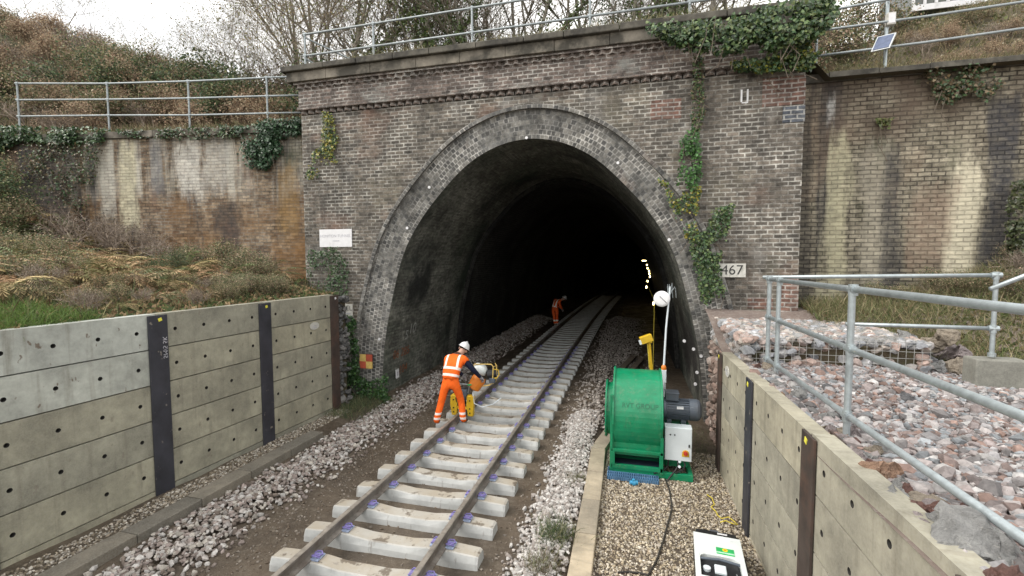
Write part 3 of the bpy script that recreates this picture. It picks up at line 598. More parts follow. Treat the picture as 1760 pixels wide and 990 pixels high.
# small oval plates on the walls
def oval(name, label, c, s, n, rimmat, txt):
    t = thing(name, label, 'sign', c); m = MB(); k = 28
    m.lathe((-s*.002, 0, 0), (s, 0, 0), [(0, 1), (.012, 1)], k); o = m.build('plate', MT['offwhite'], t, bevel=.002); o.scale = (1, .155, .085); o.rotation_euler = (0, 0, 0)
    for (yy, zz, hw) in ((-.055, .0, .02), (.035, .012, .05), (.0, -.035, .06)):      # the print is too small to read
        mk = MB(); mk.box((s*.014, yy, zz), (.003, hw*2, .016)); mk.build('faint_print', rimmat, t)
oval('oval_plate', 'pale oval maker plate fixed high on the left concrete wall', (float(xwl(8.98))+.008, 8.98, 1.99), 1, 0, MT['signgrey'], '')
oval('oval_plate', 'grey edged oval plate near the far top corner of the right wall', (float(xwr(7.9))-.008, 8.05, 1.66), -1, 0, MT['signgrey'], '')
# ------------------------------------------------------------------ track
TC = -3.05; RL, RR_ = -3.80, -2.30
rp = [(-.07, -.16), (.07, -.16), (.07, -.149), (.012, -.128), (.0085, -.05), (.034, -.040), (.036, -.008), (.026, 0), (-.026, 0), (-.036, -.008), (-.034, -.040), (-.0085, -.05), (-.012, -.128), (-.07, -.149)]
def rail(x0, label):
    Ys = np.concatenate([[0], np.arange(4, 77, 2.)]); n = len(rp); m = MB(); V = [(x0+a+float(bend(y)), y, b) for y in Ys for a, b in rp]
    fs = [(i*n+j, i*n+(j+1) % n, (i+1)*n+(j+1) % n, (i+1)*n+j) for i in range(len(Ys)-1) for j in range(n)]
    m.add(V, fs); m.mi = [1 if (f[0] % n) in (6, 7, 8) else 0 for f in fs]
    o = m.build('rail', [MT['railside'], MT['railhead']]); tag(o, label, 'rail'); return o
rail(RL, 'left running rail, the one the orange worker stands on'); rail(RR_, 'right running rail, nearer the green fan')
st = [(-1.25, .175, .0), (-1.22, .19, 0), (-.95, .205, 0), (-.55, .205, 0), (-.30, .175, 0), (.30, .175, 0), (.55, .205, 0), (.95, .205, 0), (1.22, .19, 0), (1.25, .175, 0)]
m = MB(); V = []
for x, h, _ in st:
    e = .008 if abs(x) > 1.24 else 0
    V += [(x, -.142+e, 0), (x, -.13+e, .10), (x, -.105+e, h-.012), (x, -.092+e, h), (x, .092-e, h), (x, .105-e, h-.012), (x, .13-e, .10), (x, .142-e, 0)]
fs = [(i*8+j, i*8+(j+1) % 8, (i+1)*8+(j+1) % 8, (i+1)*8+j) for i in range(len(st)-1) for j in range(8)]+[tuple(range(8)), tuple(range(79, 71, -1))]
m.add(V, fs); sl0 = m.build('concrete_sleeper', MT['sleeper'])
m = MB(); m.box((0, 0, .012), (.11, .15, .022)); c_pad = m.build('insulator_pad', MT['pad'], None, bevel=.004)
m = MB()
for sgn in (-1, 1): m.tube([(-.05, sgn*.03, .03), (-.02, sgn*.055, .055), (.04, sgn*.05, .05), (.06, sgn*.03, .04), (.03, sgn*.015, .045), (-.045, sgn*.012, .04)], .010, 6)
m.box((.02, 0, .035), (.05, .04, .03)); c_clip = m.build('rail_clip', MT['clip'])
ORD = ['nearest', 'second', 'third', 'fourth', 'fifth', 'sixth', 'seventh', 'eighth', 'ninth', 'tenth', 'eleventh', 'twelfth', 'thirteenth', 'fourteenth', 'fifteenth']
k = 0
for i in range(-2, 72):
    Y = 4.655+.622*i; o = sl0 if k == 0 else sl0.copy()
    if k: col.objects.link(o)
    o.location = (TC+float(bend(Y)), Y, -.37); o.rotation_euler = (0, 0, rng.normal(0, .006)-2*.0009*max(0, Y-20))
    tag(o, None, 'sleeper', 'concrete sleepers under the rails')
    n = k-1
    if 0 <= n < 15: o['label'] = ('pale concrete sleeper with violet clips, %s from the bottom edge' % ORD[n]) if n else 'pale concrete sleeper with violet clips, nearest of all at the bottom edge'
    elif Y < 22: o['label'] = 'pale concrete sleeper just inside the tunnel mouth'
    else: o['label'] = 'concrete sleeper in the dark deep inside the tunnel'
    if Y < 19:
        for rx in (RL, RR_):
            for sgn in (-1, 1):
                for src in (c_pad, c_clip):
                    c = src.copy(); col.objects.link(c); c.parent = o; c.location = (rx-TC+sgn*.105, 0, .205); c.rotation_euler = (0, 0, 0 if sgn < 0 else math.pi)
    k += 1
for c in (c_pad, c_clip): bpy.data.objects.remove(c)
# ------------------------------------------------------------------ kerbs
def kerb(pts, wd, z0, z1, mat, lab, grp, cat='kerb'):
    n = len(pts)-1
    for i in range(n):
        a, b = np.array(pts[i]), np.array(pts[i+1]); d = (b-a)/np.linalg.norm(b-a); a = a+d*.006; b = b-d*.006; p = np.array([d[1], -d[0]])*wd
        m = MB(); P = [a, b, b+p, a+p]; dz = random.uniform(-.006, .006)
        m.add([(*q, z0) for q in P]+[(*q, z1+dz) for q in P], [(0, 1, 5, 4), (1, 2, 6, 5), (2, 3, 7, 6), (3, 0, 4, 7), (4, 5, 6, 7), (3, 2, 1, 0)])
        o = m.build('concrete_kerb', mat, None, bevel=.012); tag(o, lab[min(i, len(lab)-1)], cat, grp)
kerb([(-6.60+.004*k, 1.6+.94*k) for k in range(8)], .31, -.45, -.12, MT['kerb'], ['brown stained concrete kerb slab at the foot of the left wall'], 'kerb slabs along the left ballast')
kerb([(-.67, 4.1), (-.675, 5.0), (-.685, 5.9), (-.69, 6.8), (-.70, 7.75), (-.72, 8.72)], .27, -.45, -.11, MT['kerbR'], ['tan concrete kerb slab edging the shingle before the green fan'], 'tan kerb slabs beside the shingle')
kerb([(-.73, 8.74), (-.50, 9.9)], .27, -.45, -.10, MT['kerbR'], ['tan concrete kerb slab set askew behind the fan corner, farthest of its row'], 'tan kerb slabs beside the shingle')
for (x0, x1, yy, z0, z1, lb) in ((4.42, 5.0, 7.5, 1.7, 2.16, 'grey concrete block under the far handrail post'), (5.03, 6.6, 7.42, 1.7, 2.10, 'long grey concrete block at the right edge beyond the handrail')):
    m = MB(); m.bb(x0, x1, yy-.14, yy+.14, z0, z1); tag(m.build('concrete_block', MT['blk'], None, bevel=.02), lb, 'block')
# ------------------------------------------------------------------ loose stone
def strew(name, n, xa, xb, ya, yb, fz, size, pal, prob=None, zoff=.3, variants=STN, jit=.15, mat='stones'):
    P = []
    while len(P) < n:
        x = rng.uniform(xa, xb, n*2); y = rng.uniform(ya, yb, n*2); kp = np.ones(n*2, bool) if prob is None else rng.random(n*2) < prob(x, y)
        P += list(np.stack([x, y], 1)[kp])
    P = np.array(P[:n]); S = rng.uniform(*size, n)*rng.choice([.7, 1, 1, 1.25], n); z = fz(P[:, 0], P[:, 1])+S*zoff
    return tag(scatter(name, np.column_stack([P, z]), S, pick(pal, n, jit), MT[mat], variants, flat=.35), kind='stuff')
balP = [(.36, .33, .31), (.25, .21, .19), (.47, .45, .43), (.30, .25, .23), (.16, .13, .11), (.40, .37, .33)]
g = lambda v, c, s: np.exp(-((v-c)/s)**2)
strew('ballast', 5200, -6.28, -5.0, 1.5, 12.5, lambda x, y: zT(x, y)+.06*g(x, -5.75, .35), (.028, .050), balP, lambda x, y: g(x-.05*np.sin(y*2), -5.72, .40))
strew('ballast', 5600, -6.5, -4.9, 11.5, 30, lambda x, y: zT(x, y)+.10*g(x, -5.8, .5), (.03, .055), balP, lambda x, y: g(x-bend(y), -5.75, .5))
strew('ballast', 4200, -1.55, -.70, 3.6, 11, lambda x, y: zT(x, y)+.02, (.026, .046), [(.42, .40, .38), (.34, .31, .29), (.5, .48, .46), (.26, .23, .21)], lambda x, y: g(x, -1.02, .30))
strew('ballast', 5600, -1.7, .9, 10, 30, lambda x, y: zT(x, y)+.06*g(x, -.6, .6), (.028, .05), [(.30, .27, .24), (.22, .19, .17), (.36, .33, .3)], lambda x, y: g(x, -.55, .75))
strew('shingle', 17000, -.42, 1.56, 4.2, 9.2, lambda x, y: zT(x, y), (.010, .021), [(.36, .30, .21), (.46, .40, .30), (.26, .21, .15), (.40, .35, .29), (.54, .49, .41)], None, .25, PEB, .2)
strew('shingle', 4200, -7.06, -6.62, 1.5, 9.7, lambda x, y: zT(x, y), (.012, .026), [(.26, .22, .17), (.34, .30, .25), (.18, .15, .11), (.45, .42, .37)], None, .25, PEB, .2)
strew('pebbles', 5200, -5.3, -1.2, 3, 14, zT, (.006, .024), [(.13, .10, .075), (.17, .14, .11), (.23, .2, .17)], lambda x, y: .15+.85*((x < -4.45) | (x > -1.7)), .15, PEB)
terP = [(.25, .215, .21), (.29, .28, .285), (.185, .145, .135), (.33, .305, .30), (.235, .25, .265), (.275, .245, .24), (.39, .38, .375), (.165, .155, .155), (.25, .175, .15)]
strew('terrace_stones', 13000, 1.68, 6.5, 2.0, 8.6, zR, (.020, .050), terP, lambda x, y: ((x < 1.7+.62*y))*(1-.8*sm(4.0, 5.2, x)), .35, STN, .2)
strew('terrace_stones', 1500, 1.70, 4.2, 2.2, 7.4, zR, (.042, .082), terP, lambda x, y: g(x, 1.8, .7)+.12, .35, STN, .2)
# the boulders against the right wall, each one a thing
RK = [rock_variant(3, 100+k, cuts=9, flat=.95) for k in range(9)]
RKm = []
for k, (v, f) in enumerate(RK):
    me_o = npmesh('boulder', v, f, None); RKm.append(me_o.data); bpy.data.objects.remove(me_o)
def rockmat(name, c, vein):
    m, t, b = nodes(name); o = objco(t); base = mixc(t, ramp(t, noise(t, o, 1.4, 6, .7), (.35, 0.), (.65, 1.)), tuple(v*.65 for v in c), tuple(v*1.2 for v in c))
    base = mixc(t, ramp(t, noise(t, mapping(t, o, (1, 3, 4)), 1.6, 6, .75), (.57, 0.), (.66, .8)), base, vein); base = mixc(t, ramp(t, noise(t, o, 9, 5, .7), (.3, .0), (.8, .5)), base, tuple(v*.5 for v in c))
    t.links.new(base, b.inputs['Base Color']); b.inputs['Roughness'].default_value = .85; bump(t, b, noise(t, o, 5, 8, .7), .8, .12); return m
RM = {'grey': rockmat('grey_veined_stone', (.36, .36, .355), (.58, .56, .53)), 'orange': rockmat('orange_pink_stone', (.46, .29, .20), (.55, .42, .33)), 'pink': rockmat('pale_pink_stone', (.42, .36, .36), (.52, .47, .46)),
      'red': rockmat('dark_red_stone', (.22, .115, .095), (.3, .2, .18)), 'buff': rockmat('buff_stone', (.40, .34, .27), (.5, .45, .38)), 'dark': rockmat('dark_grey_stone', (.19, .19, .20), (.33, .32, .31))}
def boulder(x, y, s, cm, label, group=None, sq=1.0, rz=None, up=.42):
    rv = int(rng.integers(0, len(RKm))); o = bpy.data.objects.new('boulder', RKm[rv].copy()); o.data.materials.append(RM[cm]); col.objects.link(o)
    o.scale = (s*1.1, s*.95, s*1.2*sq); o.rotation_euler = (rng.normal(0, .2), rng.normal(0, .2), rng.uniform(0, 6.28) if rz is None else rz); o.location = (x, y, float(zR(x, y))+s*up)
    return tag(o, label, 'rock', group)
big = [(1505, 800, .20, 'orange', 'orange pink boulder beside the near end of the wall top'), (1690, 928, .30, 'grey', 'largest grey veined boulder by the right wall in the near corner'), (1593, 886, .13, 'pink', 'rounded pale pink boulder between the wall and the low rail'),
       (1638, 874, .15, 'red', 'dark red angular rock wedged beside the pale pink boulder'), (1540, 838, .16, 'grey', 'grey broken boulder next to the orange one'), (1590, 850, .15, 'buff', 'long flat buff rock under the low rail'),
       (1568, 866, .12, 'dark', 'dark grey rock with a brown foot against the wall'), (1703, 986, .17, 'red', 'reddish brown boulder cut by the bottom edge'), (1432, 778, .10, 'grey', 'small grey boulder near the second steel post'), (1475, 765, .13, 'pink', 'pinkish white boulder behind the handrail post'),
       (1640, 905, .15, 'grey', 'grey pitted boulder touching the wall top'), (1385, 715, .10, 'grey', 'light grey rock where the wall narrows away'), (1345, 670, .10, 'orange', 'orange stained rock under the handrail end'), (1620, 920, .09, 'buff', 'small buff rock half hidden by the large grey boulder')]
for x, y, s, c, lb in big:
    p = at(x, y, Z=1.93); boulder(max(p[0]-(.10 if s > .25 else 0), 1.64+s*.75), p[1], s*.8, c, lb, None, .8 if s > .25 else 1.0, None, .26 if s > .25 else .36)
for k in range(46):
    y = rng.uniform(2.6, 7.6); x = 1.80+abs(rng.normal(0, .17)); boulder(x, y, rng.uniform(.055, .10), rng.choice(['grey', 'pink', 'red', 'buff', 'dark', 'grey', 'orange'], p=[.25, .2, .15, .12, .13, .1, .05]), 'fist to head sized rock in the loose row along the wall top', 'loose rocks along the right wall top')
for k in range(12):
    x, y = rng.uniform(2.3, 4.4), rng.uniform(3.9, 6.8); boulder(x, y, rng.uniform(.07, .11), rng.choice(['grey', 'pink', 'red', 'buff', 'dark']), 'larger rock lying out on the stone terrace', 'larger rocks on the terrace')
for k, (x, y) in enumerate([(1560, 605), (1590, 618), (1620, 600), (1640, 632), (1655, 610), (1600, 590), (1575, 632), (1632, 578), (1530, 590), (1610, 640), (1560, 580), (1665, 625)]):
    p = at(x, y, Y=8.3+.25*(k % 3)); o = boulder(p[0], p[1], rng.uniform(.14, .24), rng.choice(['grey', 'dark', 'buff', 'pink']), 'big rock tumbled from the end of the wire gabion', 'rocks heaped beside the gabion'); o.location.z = p[2]
# ------------------------------------------------------------------ gabions
def gabion(label, x0, x1, y0, y1, z0, z1, pal, faces, wire=True, size=.13, top=True):
    t = thing('gabion_basket', label, 'gabion', (x0, y0, z0)); P = []
    def fill(n, f):
        for k in range(n): P.append(f(rng.random(), rng.random()))
    A = {'L': lambda u, v: (x0+.08, y0+(y1-y0)*u, z0+(z1-z0)*v), 'F': lambda u, v: (x0+(x1-x0)*u, y0+.08, z0+(z1-z0)*v), 'T': lambda u, v: (x0+(x1-x0)*u, y0+(y1-y0)*v, z1-.03), 'R': lambda u, v: (x1-.08, y0+(y1-y0)*u, z0+(z1-z0)*v)}
    ar = {'L': (y1-y0)*(z1-z0), 'R': (y1-y0)*(z1-z0), 'F': (x1-x0)*(z1-z0), 'T': (x1-x0)*(y1-y0)}
    for f in faces: fill(int(ar[f]/(size*size*1.35)*1.6), A[f])
    P = np.array(P); n = len(P); S = rng.uniform(size*.6, size*1.0, n); P[:, 2] = np.minimum(P[:, 2], z1-S*.45)
    o = scatter('stone_fill', P-np.array([x0, y0, z0]), S, pick(pal, n, .2), MT['stones'], [rock_variant(2, 300+k, cuts=8) for k in range(6)], flat=.3, parent=t); o['kind'] = 'stuff'
    m = MB(); m.bb(.1, x1-x0-.1, .1, y1-y0-.05, 0, z1-z0-.12); m.build('core', MT['earth'], t)
    if wire:
        m = MB(); r = .0035; st_ = .1
        for v in np.arange(x0, x1+.01, st_): m.tube([(v-x0, 0, 0), (v-x0, 0, z1-z0), (v-x0, y1-y0, z1-z0)], r, 4, False)
        for v in np.arange(z0, z1+.01, st_): m.tube([(0, y1-y0, v-z0), (0, 0, v-z0), (x1-x0, 0, v-z0)], r, 4, False)
        for v in np.arange(y0, y1+.01, st_): m.tube([(0, v-y0, 0), (0, v-y0, z1-z0), (x1-x0, v-y0, z1-z0)], r, 4, False)
        m.build('wire_mesh', MT['wire'], t)
    return t
gabion('wire gabion of grey and pink rocks with flat top beside the handrail', 1.72, 4.25, 7.95, 11.25, 1.72, 2.26, [(.34, .28, .26), (.4, .37, .36), (.28, .29, .31), (.45, .4, .36), (.33, .25, .22), (.42, .42, .43)], 'LFTR')
gabion('rough red brown stone gabion between the right wall end and the arch', 1.66, 3.2, 8.78, 10.98, -.45, 1.70, [(.22, .16, .135), (.28, .21, .18), (.18, .14, .12), (.33, .28, .25)], 'LF', False, .15)
gabion('dark mesh covered stone end of the left concrete wall', -8.6, -7.0, 9.87, 10.3, -.4, 2.58, [(.11, .11, .11), (.16, .155, .15), (.08, .08, .08)], 'RFT', False, .13)
# ------------------------------------------------------------------ railings
def railing(name, label, posts, rails, r, mat, cat='railing', extra=()):
    """posts: (x,y,z0,z1); rails: point lists"""
    o0 = posts[0]; t = thing(name, label, cat, o0[:3]); off = np.array(o0[:3])
    for x, y, z0, z1 in posts:
        m = MB(); m.cyl(np.array((x, y, z0))-off, np.array((x, y, z1))-off, r, 12); m.cyl(np.array((x, y, z0))-off, np.array((x, y, z0+.05))-off, r*1.6, 12)
        m.build('post', mat, t, smooth=False)
        for R_ in rails:
            P = np.array(R_, float)
            for q in range(len(P)-1):
                d = P[q+1]-P[q]; u = ((np.array([x, y])-P[q, :2])@d[:2])/(d[:2]@d[:2])
                if -.02 <= u <= 1.02:
                    c = P[q]+d*u
                    if np.hypot(*(c[:2]-[x, y])) < .12 and z0 <= c[2] <= z1+.05:
                        f = MB(); dn = d/np.linalg.norm(d); f.cyl(c-dn*.055-off, c+dn*.055-off, r*1.35, 12); f.cyl(c-[0, 0, .06]-off, c+[0, 0, .045]-off, r*1.32, 12); f.build('clamp_fitting', mat, t)
                    break
    for R_ in rails: m = MB(); m.tube([np.array(p, float)-off for p in R_], r, 12); m.build('rail_tube', mat, t, smooth=True)
    for a, b in extra: m = MB(); m.cyl(np.array(a)-off, np.array(b)-off, r*.9, 10); m.build('brace', mat, t)
    return t
railing('handrail', 'galvanised three rail handrail along the near edge of the stone terrace', [(1.99, 7.62, 1.72, 3.21), (1.98, 7.12, 1.75, 3.2), (1.98, 4.92, 1.75, 3.21), (1.98, 2.15, 1.75, 3.23)],
        [[(1.99, 7.64, 3.19), (1.98, -1, 3.235)], [(1.99, 7.64, 2.62), (1.98, -1, 2.69)], [(1.99, 7.64, 1.98), (1.98, 4.9, 2.01), (1.98, -1, 2.07)]], .030, MT['galv'])
railing('handrail', 'two rail galvanised handrail crossing behind the gabion top to a concrete block', [(4.66, 7.5, 2.18, 3.25)], [[(1.92, 7.72, 3.215), (4.72, 7.5, 3.27)], [(3.0, 7.62, 2.55), (4.66, 7.5, 2.56)]], .027, MT['galv'])
railing('handrail', 'sloping galvanised handrail end rising out at the right edge', [(5.45, 7.3, 2.1, 3.55)], [[(4.42, 7.2, 3.10), (5.9, 7.25, 3.82)]], .030, MT['galv'])
railing('railing', 'curved three rail galvanised railing on top of the left wing wall', [(-18.55, 10.25, 7.35, 9.02), (-15.42, 10.66, 7.35, 8.86), (-12.76, 11.03, 7.35, 8.80), (-10.3, 11.38, 7.35, 8.79)],
        [[(-18.55, 10.25, 9.0), (-15.42, 10.66, 8.84), (-12.76, 11.03, 8.78), (-10.3, 11.38, 8.77), (-9.1, 11.62, 8.78)], [(-18.55, 10.25, 8.5), (-15.42, 10.66, 8.37), (-12.76, 11.03, 8.29), (-10.3, 11.38, 8.25), (-9.1, 11.62, 8.25)], [(-18.55, 10.25, 8.0), (-15.42, 10.66, 7.9), (-12.76, 11.03, 7.8), (-10.3, 11.38, 7.76), (-9.1, 11.62, 7.76)]], .027, MT['galvold'])
railing('railing', 'straight two rail galvanised railing along the portal parapet', [(x, 11.35, 8.6, 9.85) for x in (-8.95, -6.8, -4.0, -1.05, 1.17, 3.3)], [[(-8.95, 11.35, 9.80), (3.6, 11.35, 9.9)], [(-8.95, 11.35, 9.22), (3.6, 11.35, 9.27)]], .027, MT['galvold'],
        extra=[((-8.95, 11.35, 9.72), (-7.9, 12.3, 9.3)), ((-8.95, 11.35, 9.15), (-8.2, 12.1, 8.7)), ((2.6, 11.35, 9.1), (3.3, 11.35, 9.9))])
railing('railing', 'three rail galvanised railing above the right wing wall', [(3.95, 12.05, 7.4, 9.0), (9.2, 12.05, 7.6, 9.5)], [[(3.82, 12.05, 8.06), (6, 12.05, 8.12), (13, 12.05, 8.45)], [(3.82, 12.05, 8.61), (6, 12.05, 8.66), (13, 12.05, 8.95)], [(3.95, 12.05, 9.02), (6, 12.05, 9.15), (13, 12.05, 9.5)]], .027, MT['galvold'])
# ------------------------------------------------------------------ signs
def sign(name, label, x0, x1, z0, z1, y, mat, lines):
    c = ((x0+x1)/2, y, (z0+z1)/2); t = thing(name, label, 'sign', c); m = MB(); m.box((0, 0, 0), (x1-x0, .02, z1-z0)); m.build('board', mat, t, bevel=.003)
    for s_, dz, sz, mt in lines: lettering('lettering', s_, sz, (0, -.013, dz), (1, 0, 0), (0, 0, 1), MT[mt], t)
    return t
t = sign('tunnel_name_sign', 'white board with faint grey HONITON TUNNEL lettering on the portal left', -8.35, -7.34, 3.86, 4.34, 10.97, MT['white'], [('HONITON TUNNEL', .055, .108, 'signgrey')])
m = MB(); m.box((.02, -.012, -.075), (.2, .003, .02)); m.build('faint_print', MT['signgrey'], t)
t = sign('tunnel_sign', 'small white sign ending in NEL half hidden behind the left wall end', -8.12, -7.37, 1.93, 2.3, 10.97, MT['offwhite'], [('TUNNEL', .07, .19, 'blackpaint')])
m = MB(); m.box((0.1, -.012, -.07), (.45, .003, .03)); m.build('faint_print', MT['signgrey'], t)
t = sign('number_plate', 'weathered white plate with black number 467 partly under ivy', 1.84, 2.39, 3.10, 3.40, 10.97, MT['offwhite'], [('467', 0, .30, 'blackpaint')])
t = thing('checker_target', 'square target of two yellow and two red quarters low beside the arch', 'sign', (-6.92, 10.86, .77))
for sx, sz, mt in ((-1, 1, 'amber'), (1, 1, 'orangered'), (-1, -1, 'orangered'), (1, -1, 'amber')): m = MB(); m.box((sx*.095, 0, sz*.095), (.188, .02, .188)); m.build('quarter_panel', MT[mt], t)
m = MB(); m.box((0, .018, 0), (.40, .015, .40)); m.build('backing', MT['steel'], t)
p = at(683, 642, X=-6.46); m = MB(); m.box((p[0], p[1], p[2]), (.02, .16, .25), rx=.05); o = m.build('white_card', MT['white']); tag(o, 'small white card fixed low on the dark tunnel side', 'sign')
m = MB(); m.box((p[0]+.011, p[1], p[2]), (.004, .06, .12), rx=.05); m.build('mark', MT['signgrey'], o)
# ------------------------------------------------------------------ green fan
fan = thing('ventilation_fan', 'large green centrifugal fan with grey motor standing on the shingle', 'fan', (.1, 8.4, -.22))
fo = np.array([.1, 8.4, -.22])
def fb(m, name, mat, **k):
    o = m.build(name, mat, fan, **k); o.location = tuple(-fo); return o
cyf, czf, rf = 8.60, .74, .735
def scroll(r, n=40, a0=-90, a1=190): return [(cyf+(r)*math.cos(R(a)), czf+(r)*math.sin(R(a))) for a in np.linspace(a0, a1, n)]
sc = scroll(rf); mm = MB()                      # drum skin: from under the front duct, up over the top, round the back
sc2 = [(7.98, .13)]+[(cyf+rf*math.cos(R(a)), czf+rf*math.sin(R(a))) for a in np.linspace(213, -90, 46)]+[(7.98, -.05)]
for (a, b) in zip(sc2[:-1], sc2[1:]): mm.quad((-.27, a[0], a[1]), (.50, a[0], a[1]), (.50, b[0], b[1]), (-.27, b[0], b[1]))
fb(mm, 'drum', MT['green'], smooth=True)
side = [(7.94, -.10), (7.94, .42)]+[(cyf+(rf+.035)*math.cos(R(a)), czf+(rf+.035)*math.sin(R(a))) for a in np.linspace(183, -60, 36)]+[(8.95, -.10)]
for x0, x1 in ((-.30, -.27), (.50, .53)):
    mm = MB(); mm.prism(side, x0, x1, 'X'); fb(mm, 'side_plate', MT['green'], bevel=.004)
mm = MB(); mm.bb(-.335, -.29, 7.90, 7.955, -.12, 1.18); fb(mm, 'upright', MT['green'], bevel=.004)
mm = MB(); mm.bb(.495, .545, 7.90, 7.955, -.12, .50); fb(mm, 'upright', MT['green'], bevel=.004)
mm = MB()
for a in ((-.31, .54, 7.90, 7.96, .20, .25), (-.31, .54, 7.90, 7.96, -.09, -.02)): mm.bb(*a)
for a in ((-.31, -.25, 7.89, 7.95, -.02, .20), (.48, .54, 7.89, 7.95, -.02, .20)): mm.bb(*a)
fb(mm, 'outlet_flange', MT['green'], bevel=.004)
mm = MB(); mm.bb(-.265, .495, 8.32, 8.34, -.04, .3); mm.bb(-.265, .495, 7.97, 8.33, -.04, -.03); fb(mm, 'outlet_duct', MT['inside'])
mm = MB(); mm.lathe((-.30, cyf, czf), (-1, 0, 0), [(0, .50), (.03, .50), (.03, .47), (.11, .47), (.11, .52), (.135, .52), (.135, .40), (.03, .36)], 36); fb(mm, 'inlet_collar', MT['green'])
for k in range(18):
    a = 2*math.pi*k/18; mm = MB(); mm.cyl((-.45, cyf+.495*math.cos(a), czf+.495*math.sin(a)), (-.40, cyf+.495*math.cos(a), czf+.495*math.sin(a)), .014, 6); fb(mm, 'flange_bolt', MT['darkgreen'])
mm = MB(); mm.bb(-.33, 1.02, 7.92, 7.99, -.20, -.09); mm.bb(-.33, 1.02, 9.0, 9.07, -.20, -.09); mm.bb(-.33, -.26, 7.99, 9.0, -.20, -.09); mm.bb(.95, 1.02, 7.99, 9.0, -.20, -.09); mm.bb(.50, .57, 7.99, 9.0, -.20, -.09); fb(mm, 'base_frame', MT['green'], bevel=.004)
mm = MB(); mm.bb(.56, 1.0, 8.22, 8.86, .56, .60); mm.bb(.58, .62, 8.25, 8.83, -.09, .56); mm.bb(.94, .98, 8.25, 8.83, -.09, .56); mm.bb(.60, .96, 8.22, 8.24, -.09, .56); fb(mm, 'motor_pedestal', MT['green'], bevel=.003)
mo = (.57, 8.54, .83); mm = MB(); mm.lathe(mo, (1, 0, 0), [(-.04, .10), (0, .10), (0, .19), (.04, .19), (.05, .165), (.43, .165), (.43, .19), (.56, .19), (.60, .175), (.63, .13), (.635, .05)], 32); o_motor = fb(mm, 'motor', MT['motor'])
for k in range(26):
    a = 2*math.pi*k/26; mm = MB(); mm.box((mo[0]+.24, mo[1]+.175*math.cos(a), mo[2]+.175*math.sin(a)), (.37, .022, .006), rx=a); o = fb(mm, 'cooling_fin', MT['motor'])
    o.parent = o_motor; o.location = (0, 0, 0)
mm = MB(); mm.bb(.60, .82, 8.42, 8.64, 1.0, 1.12); mm.bb(.59, .83, 8.41, 8.65, 1.12, 1.145); fb(mm, 'terminal_box', MT['motor'], bevel=.008)
mm = MB(); mm.bb(.62, .70, 8.36, 8.72, .60, .68); mm.bb(.86, .94, 8.36, 8.72, .60, .68); fb(mm, 'motor_foot', MT['motor'], bevel=.004)
mm = MB(); mm.box((.84, 8.375, .90), (.11, .008, .05), rx=-.3); fb(mm, 'rating_plate', MT['white'])
mm = MB(); mm.box((1.03, 8.372, .90), (.05, .008, .045), rx=-.3); fb(mm, 'rating_plate', MT['white'])
cab = MB(); cab.box((.785, 8.10, .39), (.43, .19, .57)); o_cab = fb(cab, 'control_cabinet', MT['boxwhite'], bevel=.006)
def cabp(m, name, mat): o = m.build(name, mat, o_cab); return o
mm = MB(); mm.box((.785, 8.0, .39), (.41, .012, .55)); cabp(mm, 'door', MT['boxwhite'])
for x in (.655, .725): mm = MB(); mm.cyl((x, 8.0, .55), (x, 7.985, .55), .012, 10); cabp(mm, 'indicator', MT['black'])
mm = MB(); mm.box((.955, 7.988, .38), (.02, .02, .045)); cabp(mm, 'latch', MT['black'])
mm = MB(); mm.box((.90, 7.992, .215), (.115, .006, .05)); mm.cyl((.90, 7.994, .25), (.90, 7.985, .25), .055, 18); cabp(mm, 'switch_plate', MT['yellow'])
mm = MB(); mm.cyl((.90, 7.985, .255), (.90, 7.96, .255), .036, 16); mm.box((.90, 7.955, .255), (.016, .02, .06)); cabp(mm, 'stop_switch', MT['red'])
for pts in ([(.64, 8.08, .11), (.63, 8.05, -.02), (.56, 8.0, -.08), (.40, 7.88, -.1)], [(.78, 8.06, .11), (.79, 7.99, .03), (.74, 7.96, -.05), (.66, 7.90, -.13), (.60, 7.85, -.2)], [(.87, 8.06, .11), (.90, 7.99, .05), (.86, 7.97, -.03), (.74, 7.93, -.08)]):
    mm = MB(); mm.tube(pts, .014, 8); fb(mm, 'cable', MT['black'])
for c in ((.80, 7.93, .04), (.81, 8.02, .09)): mm = MB(); mm.lathe(c, (0, -1, .3), [(0, .022), (.03, .022)], 10); fb(mm, 'cable_plug', MT['boxwhite'])
V, Fx = text_arrays('RVT GROUP', .115); mm = MB(); P = []
for v in V:
    a = R(158)-(v[1])/rf; P.append((.155+v[0]*.95, cyf+(rf+.004)*math.cos(a), czf+(rf+.004)*math.sin(a)))
mm.add(P, Fx); fb(mm, 'lettering', MT['darkgreen'])
# blue grating under its left corner
t = thing('plastic_grating', 'blue plastic grating lying under the fan base', 'grating', (.05, 7.83, -.205)); mm = MB()
for k in range(24): mm.bb(-.42+.036*k, -.42+.036*k+.010, -.13, .25, 0, .055)
for y in (-.13, -.03, .08, .24): mm.bb(-.42, .42, y, y+.012, .0, .055)
mm.build('bars', MT['blue'], t)
t = thing('hose_coupling', 'small bright blue coupling on the shingle in front of the grating', 'coupling', (.06, 7.60, -.20)); mm = MB(); mm.lathe((0, 0, .035), (1, .2, 0), [(-.06, .03), (-.02, .03), (-.02, .05), (.03, .05), (.03, .035), (.07, .035)], 16); mm.cyl((0, 0, .03), (0, -.02, .10), .02, 10); mm.build('body', MT['bluev'], t)
mm = MB(); pts = [at(x, y, Z=-.185) for x, y in [(1143, 822), (1150, 840), (1153, 858), (1155, 875), (1148, 900), (1140, 930), (1128, 965), (1113, 990), (1100, 1010)]]
o = mm.tube(pts, .012, 8).build('power_cable', MT['cable'], None, smooth=True); tag(o, 'thin dark cable snaking over the shingle from the fan', 'cable')
